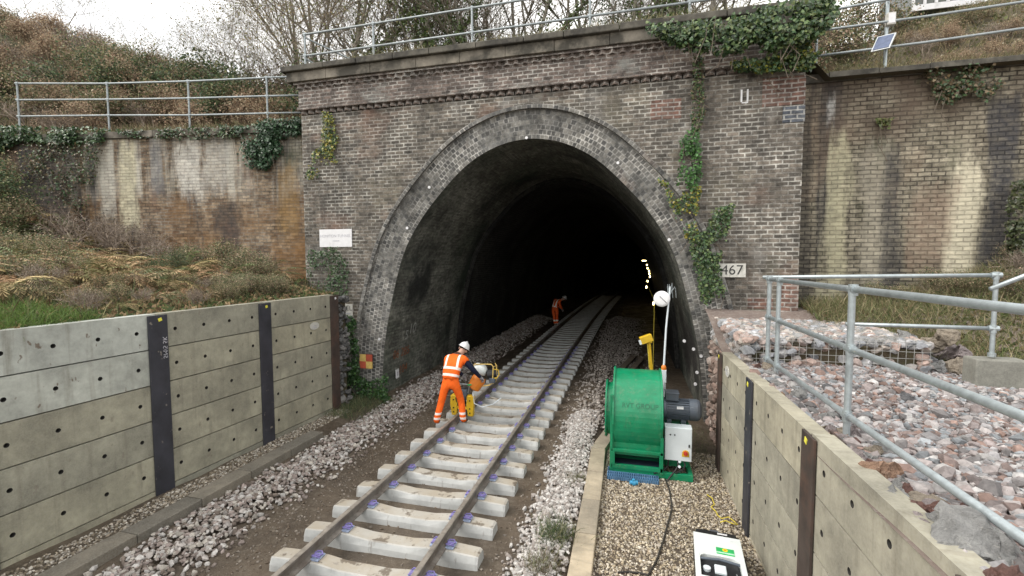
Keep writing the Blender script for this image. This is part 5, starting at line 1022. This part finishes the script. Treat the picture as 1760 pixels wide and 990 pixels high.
# ------------------------------------------------------------------ woody plants
def limbs(p, d, l, r, depth, segs, tips, sp, up=.15, kids=(5, 7), wob=.12):
    n = 4; pts = [p]; q = p.copy(); dd = d.copy()
    for i in range(n):
        dd = dd+rng.normal(0, wob, 3)+[0, 0, up*.25]; dd /= np.linalg.norm(dd); q = q+dd*l/n; pts.append(q.copy())
    rs = np.linspace(r, r*.5, n+1); segs.append((pts, rs))
    if depth == 0: tips.append((q, dd)); return
    for k in range(int(rng.integers(*kids))):
        f = rng.uniform(.32, 1.0); i = min(n-1, int(f*n)); b0 = pts[i]+(pts[i+1]-pts[i])*(f*n-i); a = rng.normal(0, 1, 3); a -= dd*(a@dd); a /= np.linalg.norm(a)+1e-9
        nd = dd*(1-sp)+a*sp+[0, 0, up]; nd /= np.linalg.norm(nd); limbs(b0, nd, l*rng.uniform(.5, .72), r*rng.uniform(.38, .52), depth-1, segs, tips, sp, up, kids, wob)
def segmesh(name, segs, pal, parent):
    V, Fq, C = [], [], []; b = 0
    for pts, rs in segs:
        n = 7 if rs[0] > .06 else (4 if rs[0] > .015 else 3); P = np.array(pts); k = len(P); T = np.gradient(P, axis=0); T /= np.linalg.norm(T, axis=1)[:, None]+1e-9
        a = np.cross(T, [.3, .9, .2]); a /= np.linalg.norm(a, axis=1)[:, None]+1e-9; c = np.cross(T, a); th = np.arange(n)*2*math.pi/n
        ring = P[:, None]+(a[:, None]*np.cos(th)[None, :, None]+c[:, None]*np.sin(th)[None, :, None])*np.asarray(rs)[:, None, None]
        V.append(ring.reshape(-1, 3)); i, j = np.meshgrid(np.arange(k-1), np.arange(n), indexing='ij'); i = i.ravel(); j = j.ravel()
        Fq.append(np.stack([b+i*n+j, b+i*n+(j+1) % n, b+(i+1)*n+(j+1) % n, b+(i+1)*n+j], 1)); b += k*n; C.append(np.tile(pick(pal, 1, .2), (k*n, 1)))
    return npmesh(name, np.concatenate(V), np.concatenate(Fq), MT['bark'], np.concatenate(C), parent=parent)
barkP = [(.20, .185, .15), (.26, .24, .20), (.16, .15, .12)]
def tree(h, label, leafpal=None, nl=0, lsize=(.05, .1), ivyh=0, stems=1, depth=4, spread=.5):
    t = thing('bare_tree' if nl < 2500 else 'leafy_tree', label, 'tree', (0, 0, 0), 0, None); segs, tips = [], []
    for s in range(stems):
        d = np.array([rng.normal(0, .16*stems**.5), rng.normal(0, .1), 1.0]); d /= np.linalg.norm(d); limbs(np.array([rng.normal(0, .12*(stems > 1)), 0, -.3]), d, h*.6, h*.0078/stems**.35, depth, segs, tips, spread, .14, (4, 7), .07)
    main = [s for s in segs if s[1][0] > h*.0029]; tw = [s for s in segs if s[1][0] <= h*.0029]
    segmesh('trunk', main, barkP, t); segmesh('crown', tw, [(.22, .185, .15), (.27, .23, .185), (.17, .14, .11)], t)
    if nl:
        T = np.array([q for q, d in tips]); P = T[rng.integers(0, len(T), nl)]+rng.normal(0, .12, (nl, 3)); leaves('foliage', P, rng.uniform(*lsize, nl), pick(leafpal, nl, .25), MT['dry'], LEAF, parent=t)
    if ivyh:
        P = []
        for pts, rs in main[:3]:
            pts = np.array(pts)
            for k in range(420):
                u = rng.random()*(len(pts)-1); i = int(u); q = pts[i]+(pts[i+1]-pts[i])*(u-i)
                if q[2] < ivyh: P.append(q+rng.normal(0, .13, 3)*[1, 1, .6])
        P = np.array(P); leaves('foliage_sleeve', P, rng.uniform(.08, .14, len(P)), pick([(.10, .15, .05), (.14, .18, .06), (.08, .12, .045)], len(P), .25), MT['ivy'], IVY, parent=t)
    return t
def put(src, x, y, sc=1, rz=None, label=None, group=None, z=None, first=False):
    o = src if first else copy_tree(src); o.location = (x, y, float(zH(x, y)) if z is None else z); o.scale = (sc,)*3; o.rotation_euler = (0, 0, rng.uniform(0, 6.28) if rz is None else rz)
    if label: o['label'] = label
    if group: o['group'] = group
    elif 'group' in o.keys() and not first: del o['group']
    return o
TA = tree(12, 'slender bare tree with fine twigs standing behind the portal parapet', [(.3, .22, .12), (.26, .24, .12)], 420, (.04, .07))
TB = tree(13, 'bare tree with an ivy clad green trunk behind the parapet railing', [(.2, .2, .09)], 420, (.04, .07), ivyh=7.5)
TC_ = tree(12, 'many stemmed bare tree spreading to the left of the parapet', None, 0, stems=3, spread=.55)
TD = tree(9, 'dark evergreen tree with dense leaves behind the parapet', [(.06, .09, .04), (.08, .115, .05), (.10, .13, .06)], 3800, (.09, .16), stems=3, depth=4)
gA, gB = 'bare trees behind the parapet', 'ivy clad bare trees behind the parapet'
placesA = [(-13.6, 18, .95), (-9.2, 18, .9), (-8.0, 20, 1), (-4.5, 18, .9), (-2.9, 20, 1), (-1.4, 17, .8), (.4, 19, .95), (2.2, 17, .85), (-6.2, 23, 1.1), (3.6, 20, 1), (-11.4, 22, 1.1), (-3.4, 24, 1.1), (1.0, 24, 1.15), (-5.7, 16.5, .8), (-15.6, 20, .9), (-10.4, 21, 1), (-7.2, 22, 1), (-.5, 22, 1), (1.4, 21, .9), (-13.0, 22, 1), (3.0, 17.5, .8), (-5.2, 20.5, .9), (-3.8, 17.2, .75), (-9.8, 24, 1.05), (-1.9, 23, 1.0)]
for k, (x, y, s) in enumerate(placesA): put(TA, x, y, s, None, 'slender bare tree with fine twigs standing behind the portal parapet', gA, first=k == 0)
placesB = [(-10.9, 16, .9), (-6.9, 16.5, .95), (-5.0, 16.5, .8), (-.3, 16, .8), (-7.9, 15.5, .75), (1.6, 16, .8), (-12.5, 19, 1.05), (-3.6, 16.2, .85)]
for k, (x, y, s) in enumerate(placesB): put(TB, x, y, s, None, 'bare tree with an ivy clad green trunk behind the parapet railing', gB, first=k == 0)
put(TC_, -11.8, 16.2, 1.0, .4, 'many stemmed bare tree leaning left beyond the railing corner', None, first=True); put(TC_, -14.2, 18, .95, 2.2, 'wide bare tree at the left end of the row against the bright sky')
TE = tree(5.6, 'low spreading twiggy thorn tree between the hillside and the railing corner', [(.36, .28, .16), (.26, .25, .12), (.17, .19, .08)], 1500, (.04, .08), stems=4, depth=4, spread=.6)
for k, (x, y, q) in enumerate([(-15.4, 15.4, .8), (-13.9, 15.0, .9), (-12.7, 14.6, 1.0), (-11.5, 15.2, 1.1), (-10.5, 14.2, .95), (-14.6, 17.5, 1.0), (-12.0, 18, 1.2), (-17.0, 16.5, .65), (-20.6, 17.5, .6), (-23.4, 18.0, .6), (-27.5, 18.5, .75), (-31, 18.5, .9)]):
    put(TE, x, y, q, None, 'low spreading twiggy thorn tree between the hillside and the railing corner' if k < 7 else 'small twiggy tree on the skyline of the left hill', 'thorn trees by the railing corner' if k < 7 else 'small trees on the left skyline', first=k == 0)
put(TD, -8.7, 17.5, .85, 0, 'dark evergreen tree with dense leaves left behind the parapet railing', None, first=True); put(TD, .2, 17, .62, 2, 'lower dark evergreen behind the middle of the parapet')
def shrub(name, label, h, pal, nl, lsize, stempal, rad=1.0, shape=LEAF, mat='leaf', stems=9, droop=.0):
    t = thing(name, label, 'shrub', (0, 0, 0)); segs, tips = [], []
    for s in range(stems):
        a = rng.uniform(0, 6.28); d = np.array([math.cos(a)*.6*rad, math.sin(a)*.6*rad, 1.0]); d /= np.linalg.norm(d); limbs(np.array([math.cos(a)*.15*rad*h, math.sin(a)*.15*rad*h, -.1]), d, h*rng.uniform(.45, .62), .016*h, 2, segs, tips, .55, .12-droop, (4, 7), .16)
    segmesh('stems', segs, stempal, t); T = np.array([q for q, d in tips]); P = T[rng.integers(0, len(T), nl)]+rng.normal(0, .075*h, (nl, 3)); leaves('foliage', P, rng.uniform(*lsize, nl), pick(pal, nl, .28), MT[mat], shape, (0, -.2, .8), .8, parent=t); return t
brown = [(.33, .235, .165), (.40, .305, .21), (.25, .175, .125), (.44, .37, .26)]; olive = [(.20, .205, .105), (.26, .25, .135), (.14, .16, .08)]; deep = [(.065, .105, .05), (.09, .135, .06), (.05, .08, .04)]
S1 = shrub('dead_bracken_shrub', 'russet brown scrub bush on the left hillside', 1.6, brown, 4200, (.04, .085), [(.15, .11, .08)], 1.1, mat='dry')
S2 = shrub('olive_shrub', 'olive green bramble bush on the left hillside', 1.6, olive+deep[:1]+brown[:2], 4400, (.04, .085), [(.13, .10, .07)], 1.1)
S3 = shrub('evergreen_shrub', 'dark green evergreen bush above the left wing wall', 2.0, deep+olive[:1], 4800, (.05, .10), [(.10, .085, .06)], .9)
S4 = shrub('twiggy_shrub', 'grey brown leafless twiggy bush', 1.5, [(.2, .16, .11), (.13, .10, .075)], 500, (.04, .08), [(.36, .30, .25), (.26, .215, .18)], 1.0, mat='dry', stems=16)
used = set(); LBL = {id(S1): 'russet brown scrub bush on the left hillside', id(S2): 'olive green bramble bush on the left hillside', id(S3): 'dark green evergreen bush above the left wing wall', id(S4): 'grey brown leafless twiggy bush on the left hillside'}
GRP = {id(S1): 'russet scrub bushes on the hillside', id(S2): 'bramble bushes on the hillside', id(S3): 'evergreen bushes above the wing wall', id(S4): 'twiggy bushes on the hillside'}
def bush(S, x, y, sc, label=None, group=None, z=None):
    f = id(S) not in used; used.add(id(S)); return put(S, x, y, sc, None, label or LBL[id(S)], group or GRP[id(S)], z, f)
for k in range(150):
    x = -9.6-23*rng.random()**1.0; yw = 11.9+(x+8.9)*.136; y = yw+.5+9.5*rng.random(); q = rng.random()
    S = S1 if q < .50 else S4 if q < .82 else S2 if q < .97 else S3; bush(S, x, y, rng.uniform(.7, 1.2))
for x, y, sc_, S in ((-19.2, 14.4, .95, S3), (-20.3, 14.8, .9, S2), (-14.6, 14.8, 1.25, S4), (-13.4, 14.2, 1.1, S3), (-12.2, 14.6, 1.2, S4), (-11.0, 14.0, 1.2, S2), (-10.2, 14.8, 1.3, S3), (-12.8, 16.6, 1.7, S4), (-11.6, 15.6, 1.5, S4), (-14.4, 16.6, 1.7, S4), (-9.6, 13.6, .9, S4), (-15.8, 15.6, 1.3, S3), (-13.6, 15.4, 1.4, S2), (-16.6, 14.6, 1.1, S4)):
    bush(S, x, y, sc_, None if S is S3 else 'thicket bush between the hillside and the parapet end', None if S is S3 else 'thicket by the parapet end')
for k in range(26):
    x, y = rng.uniform(-9, 3.2), rng.uniform(13.6, 17.5); S = (S4, S2, S4, S3)[k % 4]; bush(S, x, y, rng.uniform(.55, .95), {id(S2): 'olive undergrowth bush behind the parapet railing', id(S3): 'green undergrowth bush behind the parapet railing', id(S4): 'leafless undergrowth bush behind the parapet railing'}[id(S)], 'undergrowth behind the parapet')
for x, y, s, S, lb in ((-7.9, 12.8, .5, S1, 'rusty bush just behind the parapet railing'), (-7.2, 13, .5, S1, 'rusty bush just behind the parapet railing'), (-1.6, 13.4, .75, S1, 'rusty bush just behind the parapet railing'), (-.9, 13.2, .75, S1, 'rusty bush just behind the parapet railing'), (-2.2, 13.8, .8, S1, 'rusty bush just behind the parapet railing'), (.6, 14, .9, S1, 'rusty bush just behind the parapet railing'), (1.6, 13.2, .8, S1, 'rusty bush just behind the parapet railing'), (2.4, 14, 1.0, S1, 'rusty bush just behind the parapet railing'),
    (3.2, 13.2, .9, S1, 'rusty bush just behind the parapet railing'), (3.9, 14.6, 1.1, S2, 'olive bush at the top of the right grassy bank'), (4.6, 15.2, 1.1, S2, 'olive bush at the top of the right grassy bank'), (5.4, 16.0, 1.1, S2, 'olive bush at the top of the right grassy bank'), (3.6, 16.4, 1.3, S2, 'olive bush at the top of the right grassy bank'), (6.6, 16.5, 1.0, S2, 'olive bush at the top of the right grassy bank'), (-6.6, 13.2, .55, S2, 'low olive bush behind the parapet railing'), (-5.6, 13.5, .55, S2, 'low olive bush behind the parapet railing'), (-3.1, 14, .8, S3, 'dark bush behind the middle of the parapet'), (-1.2, 15, 1.1, S3, 'dark bush behind the middle of the parapet'), (.9, 16, 1.2, S4, 'leafless bush behind the right part of the parapet'), (2.4, 16, 1.3, S4, 'leafless bush behind the right part of the parapet')):
    bush(S, x, y, s, lb, lb+'s')
for k in range(34):
    x, y = rng.uniform(3.4, 17), rng.uniform(14.5, 22)
    if 7 < x < 13 and y < 19: continue; S = (S2, S1, S4)[int(rng.integers(0, 3))]; bush(S, x, y, rng.uniform(.5, .9), {id(S1): 'brown scrub bush on the right grassy bank', id(S2): 'olive scrub bush on the right grassy bank', id(S4): 'leafless scrub bush on the right grassy bank'}[id(S)], 'scrub on the right bank')
# ------------------------------------------------------------------ left bank: bracken, brambles, grass
def fern(pal, nf=15, L_=.75):
    V, Fq, C = [], [], []; b = 0
    for k in range(nf):
        a = rng.uniform(0, 6.28); ln = L_*rng.uniform(.7, 1.25); el = rng.uniform(.8, 1.45); n = 18; s = np.linspace(0, 1, n); ang = el-s*rng.uniform(1.5, 2.7)
        dx = np.cumsum(np.cos(ang))*ln/n; dz = np.cumsum(np.sin(ang))*ln/n; P = np.stack([dx*math.cos(a), dx*math.sin(a), dz], 1); sd_ = np.array([-math.sin(a), math.cos(a), 0]); c = pick(pal, 1, .22)[0]
        for i in range(1, n):
            w_ = .24*rng.uniform(.7, 1.15)*ln*math.sin(math.pi*(1-s[i])**.7*.9+.1)*.55; t_ = P[i]-P[i-1]
            for sg in (-1, 1):
                e = P[i]+sd_*sg*w_+t_*1.1-[0, 0, w_*rng.uniform(.15, .5)]; md_ = (P[i]+e)/2
                V += [P[i]-t_*.28, md_+t_*.34, e, md_-t_*.30]; Fq.append([b, b+1, b+2, b+3]); b += 4; C += [c*rng.uniform(.75, 1.25)]*4
        V += [P[0]*0, P[n//2]+[0, 0, .004], P[-1], P[n//2]-[.006, 0, 0]]; Fq.append([b, b+1, b+2, b+3]); b += 4; C += [c*.6]*4
    return np.array(V), np.array(Fq), np.clip(np.array(C), .004, .9)
rustP = [(.30, .19, .11), (.38, .27, .16), (.24, .15, .09), (.42, .33, .20)]; midP = [(.30, .24, .12), (.21, .20, .09), (.36, .28, .15)]; grnP = [(.10, .15, .06), (.14, .18, .08), (.17, .19, .09)]
def meshof(V, Fq, C, mat): o = npmesh('bracken', V, Fq, MT[mat], C); me = o.data; bpy.data.objects.remove(o); return me
FM = {'rust': [meshof(*fern(rustP), 'dry') for k in range(4)], 'mid': [meshof(*fern(midP), 'dry') for k in range(3)], 'green': [meshof(*fern(grnP, 13, .7), 'leaf') for k in range(3)]}
FL = {'rust': ('rust brown dead bracken clump on the left bank', 'rust brown bracken on the left bank'), 'mid': ('yellow brown bracken clump on the left bank', 'yellow brown bracken on the left bank'), 'green': ('still green fern clump on the left bank', 'green ferns on the left bank')}
for k in range(360):
    u = rng.random(); y = 3.0+7.7*rng.random(); x = -8.05-(10.8*rng.random()**.8)
    if y > 11.0+(x+8.9)*.136: continue
    if x > -9.0 and y < 5.0: continue
    kd = 'rust' if u < .5 else 'mid' if u < .75 else 'green'; me = FM[kd][int(rng.integers(0, len(FM[kd])))]
    o = bpy.data.objects.new('bracken_clump', me); col.objects.link(o); o.location = (x, y, float(zL(x, y))); o.scale = (rng.uniform(.8, 1.35)*(.55 if x > -8.8 else 1),)*3; o.rotation_euler = (0, 0, rng.uniform(0, 6.28)); tag(o, FL[kd][0], 'bracken', FL[kd][1])
for x, y, s, S, lb in ((-17.2, 8.6, .85, S3, 'bright green leafy bush at the far left of the bank'), (-13.9, 10.0, .95, S4, 'twiggy bush against the left wing wall'), (-15.0, 9.7, 1.05, S4, 'twiggy bush against the left wing wall'), (-12.4, 10.2, .75, S4, 'twiggy bush against the left wing wall'), (-11.0, 9.9, .62, S2, 'olive bush low against the left wing wall'), (-10.2, 10.2, .6, S2, 'olive bush low against the left wing wall'), (-9.3, 9.6, .45, S2, 'olive bush low against the left wing wall'), (-16.2, 8.2, .7, S2, 'bramble bush on the left slope'), (-14.2, 7.8, .6, S2, 'bramble bush on the left slope'), (-12.6, 7.2, .5, S2, 'bramble bush on the left slope'), (-18.6, 9.4, 1.0, S2, 'bramble bush on the left slope')):
    bush(S, x, y, s, lb, lb+' group', float(zL(x, y)))
def grass(name, n, fx, fz, size, pal, mat='leaf', lean=.5, shape=NEEDLE):
    P2 = fx(n); z = fz(P2[:, 0], P2[:, 1]); P = np.column_stack([P2, z-.02]); m = len(P); S = rng.uniform(*size, m); Vb, Fb = shape
    a = rng.uniform(0, 6.28, m); d = np.stack([np.cos(a)*lean, np.sin(a)*lean, np.ones(m)], 1)*1.0+rng.normal(0, .38, (m, 3)); d /= np.linalg.norm(d, axis=1)[:, None]; s = np.cross(d, rng.normal(size=(m, 3))); s /= np.linalg.norm(s, axis=1)[:, None]; nn = np.cross(s, d); Rm = np.stack([s, d, nn], 2)
    q = np.einsum('nij,vj->nvi', Rm, Vb*np.array([.24, 1, 1]))*S[:, None, None]+P[:, None]; q[:, -2:, 2] -= (S*.12)[:, None]
    Fx = (Fb[None]+(np.arange(m)*len(Vb))[:, None, None]).reshape(-1, Fb.shape[1]); return tag(npmesh(name, q.reshape(-1, 3), Fx, MT[mat], np.repeat(pick(pal, m, .25), len(Vb), 0)), kind='stuff')
U = lambda a, b, c, d: (lambda n: np.column_stack([rng.uniform(a, b, n), rng.uniform(c, d, n)]))
tanP = [(.34, .28, .17), (.42, .36, .23), (.25, .21, .12), (.19, .20, .09)]; gP = [(.10, .17, .035), (.13, .20, .05), (.08, .13, .03)]
grass('green_grass', 9000, lambda n: np.column_stack([-7.35-1.5*rng.random(n)**1.3, 2.2+2.6*rng.random(n)]), zL, (.12, .30), gP, lean=.4)
grass('bank_herbs', 30000, lambda n: (lambda x: np.column_stack([x, rng.uniform(3, 10.9, n)]))(-7.35-11*rng.random(n)**1.2), zL, (.06, .16), [(.10, .13, .055), (.14, .17, .07), (.30, .21, .12), (.22, .15, .09), (.08, .11, .05), (.36, .27, .16)], 'dry', .9, LEAF3)
for k in range(34):
    y = rng.uniform(4.6, 9.5); x = -7.75-1.6*rng.random()
    if k < 22: bush(S2 if k % 3 else S4, x, y, rng.uniform(.22, .36), 'low bramble tangle close behind the left wall top' if k % 3 else 'low dry tangle of twigs close behind the left wall top', 'low tangles behind the left wall', float(zL(x, y)))
    else:
        kd = 'rust' if k % 2 else 'mid'; o = bpy.data.objects.new('bracken_clump', FM[kd][k % 3]); col.objects.link(o); o.location = (x-.1, y, float(zL(x, y))); o.scale = (.62,)*3; o.rotation_euler = (0, 0, rng.uniform(0, 6.28)); tag(o, FL[kd][0], 'bracken', FL[kd][1])
for k in range(16):
    x, y = rng.uniform(-17.5, -9), rng.uniform(5, 10); 
    if y < 11.0+(x+8.9)*.136: bush((S2, S3, S2, S4)[k % 4], x, y, rng.uniform(.28, .5), {id(S2): 'olive bramble bush among the bracken of the left bank', id(S3): 'dark green bush among the bracken of the left bank', id(S4): 'bare twiggy bush among the bracken of the left bank'}[id((S2, S3, S2, S4)[k % 4])], 'bushes among the bracken', float(zL(x, y)))
grass('bank_grass', 5000, U(-19, -7.4, 3, 11.0), zL, (.2, .5), brnP+olive+[(.2, .15, .08)], 'dry', .6)
grass('dry_grass', 30000, lambda n: np.column_stack([rng.uniform(3.6, 12, n), 11.6-2.9*rng.random(n)**1.3]), zR, (.12, .42), tanP+olive+[(.14, .17, .07), (.10, .13, .05), (.18, .13, .08)], 'dry', .6)
grass('bank_herbs', 16000, lambda n: np.column_stack([rng.uniform(3.6, 12, n), 11.6-3.0*rng.random(n)**1.2]), zR, (.05, .13), [(.12, .16, .06), (.17, .19, .08), (.22, .17, .09), (.09, .12, .05)], 'leaf', .9, LEAF3)
grass('bank_herbs', 22000, lambda n: np.column_stack([rng.uniform(3.6, 20, n), 11.95+9*rng.random(n)**1.4]), zH, (.05, .13), [(.16, .18, .08), (.21, .20, .10), (.28, .22, .13), (.42, .38, .30), (.12, .14, .06)], 'dry', .9, LEAF3)
grass('hill_grass', 40000, lambda n: np.column_stack([rng.uniform(3.6, 20, n), 11.95+9*rng.random(n)**1.4]), zH, (.12, .40), tanP+brnP+olive[:2], 'dry', .6)
grass('hill_grass', 40000, lambda n: np.column_stack([rng.uniform(-34, -9, n), 11.2+10*rng.random(n)]), zH, (.25, .6), brown+olive[:2], 'dry', .6)
grass('parapet_weeds', 12000, U(-8.8, 3.6, 11.7, 14), lambda x, y: np.where(y < 12.25, 8.62, zH(x, y)), (.15, .5), tanP+olive+brnP, 'dry', .6)
grass('parapet_weeds', 3600, lambda n: np.column_stack([np.concatenate([rng.normal(c, .35, n//8) for c in (-6.6, -5.4, -3.2, -2.0, -1.0, .2, 1.0, 2.0)]), rng.uniform(10.72, 11.1, (n//8)*8)]), lambda x, y: 8.68+0*x, (.08, .30), tanP+olive+deep[:1], 'dry', .7)
grass('wing_weeds', 6000, lambda n: np.column_stack([rng.uniform(3.6, 12, n), rng.uniform(11.75, 12.1, n)]), lambda x, y: 7.5+0*x, (.1, .35), tanP+olive+brnP, 'dry', .7)
grass('wing_weeds', 6000, lambda n: (lambda x: np.column_stack([x, 11.55+(x+8.6)*.136+rng.uniform(.0, .45, n)]))(rng.uniform(-20, -9, n)), lambda x, y: 7.36+0*x, (.1, .35), brnP+olive+deep[:1], 'dry', .7)
grass('foot_weeds', 4000, lambda n: np.column_stack([rng.normal(-6.7, .35, n), rng.uniform(9.2, 11.1, n)]), zT, (.08, .26), deep+olive, lean=.6)
grass('foot_weeds', 900, lambda n: np.column_stack([rng.normal(1.25, .2, n), rng.uniform(8.7, 10.6, n)]), zT, (.06, .2), deep+olive, lean=.6)
grass('foot_weeds', 500, lambda n: np.column_stack([rng.normal(-6.85, .10, n), rng.uniform(3, 9.4, n)]), zT, (.04, .12), olive+brnP, lean=.8)
for x, y, s, pal, lb in ((-.93, 5.75, .34, deep+olive, 'dark green grass tuft among the ballast by the tan kerb'), (-.98, 5.1, .26, brnP+olive, 'brown withered tuft in the ballast nearest the bottom edge'), (-.88, 7.4, .16, olive, 'small olive tuft beside the tan kerb far end')):
    n = 420; o = grass('grass_tuft', n, lambda n: np.column_stack([rng.normal(0, .11, n), rng.normal(0, .13, n)]), lambda a, b: 0*a, (s*.5, s), pal, 'leaf', .55); del o['kind']; o.location = (x, y, float(zT(x, y))+.02); tag(o, lb, 'grass tuft')
for k in range(34):
    x, y = rng.uniform(4.2, 12), rng.uniform(12.3, 15.5); S = (S2, S4, S1)[k % 3]; bush(S, x, y, rng.uniform(.2, .42), {id(S2): 'low olive bramble tuft on the slope above the right wing wall', id(S4): 'low leafless tuft on the slope above the right wing wall', id(S1): 'low russet tuft on the slope above the right wing wall'}[id(S)], 'tufts above the right wing wall')
for k in range(16):
    x = rng.uniform(4.4, 9); y = rng.uniform(9.6, 11.4); S = (S2, S4)[k % 2]; bush(S, x, y, rng.uniform(.2, .4), {id(S2): 'low bramble at the foot of the right wing wall', id(S4): 'low twiggy tuft at the foot of the right wing wall'}[id(S)], 'scrub at the foot of the right wing wall', float(zR(x, y)))
# ------------------------------------------------------------------ solar post and white glasshouse on the right bank
sp_ = thing('solar_post', 'grey post with tilted solar panel and white box on the right bank', 'solar post', (5.33, 12.15, 7.4)); mm = MB(); mm.cyl((0, 0, 0), (0, 0, 2.4), .035, 10); mm.build('post', MT['galv'], sp_)
mm = MB(); mm.box((.04, -.06, 1.30), (.16, .12, .26)); mm.build('equipment_box', MT['offwhite'], sp_, bevel=.01); mm = MB(); mm.box((.04, -.125, 1.30), (.12, .01, .2)); mm.build('box_door', MT['white'], sp_)
mm = MB(); mm.box((-.14, -.22, .76), (.34, .025, .40), rz=-.75, ry=.12, rx=-.5); pn = mm.build('solar_panel', MT['alu'], sp_); mm = MB(); mm.box((-.149, -.2305, .7675), (.29, .012, .345), rz=-.75, ry=.12, rx=-.5); mm.build('solar_cells', MT['glassblue'], pn); mm = MB(); mm.cyl((0, 0, .7), (-.08, -.18, .74), .018, 8); mm.build('bracket', MT['galv'], sp_)
gx0, gx1, gy = 8.6, 10.45, 18.0; gz = at(1600, 16, Y=gy)[2]
gh = thing('glasshouse', 'white framed glasshouse at the top of the right bank', 'glasshouse', (gx0, gy, gz)); Lg = gx1-gx0
mm = MB(); mm.bb(0, Lg, .03, 2.2, 0, 2.2); mm.build('glazing', MT['glass'], gh); mm = MB(); mm.bb(-.03, Lg+.03, -.02, .03, 0, .18); mm.build('sill', MT['white'], gh)
for k in range(7): mm = MB(); mm.bb(Lg*k/6-.035, Lg*k/6+.035, -.025, .028, .18, 2.2); mm.build('glazing_bar', MT['white'], gh)
mm = MB(); mm.bb(-.05, Lg+.05, -.05, 2.25, 2.2, 2.32); mm.build('eaves', MT['white'], gh)
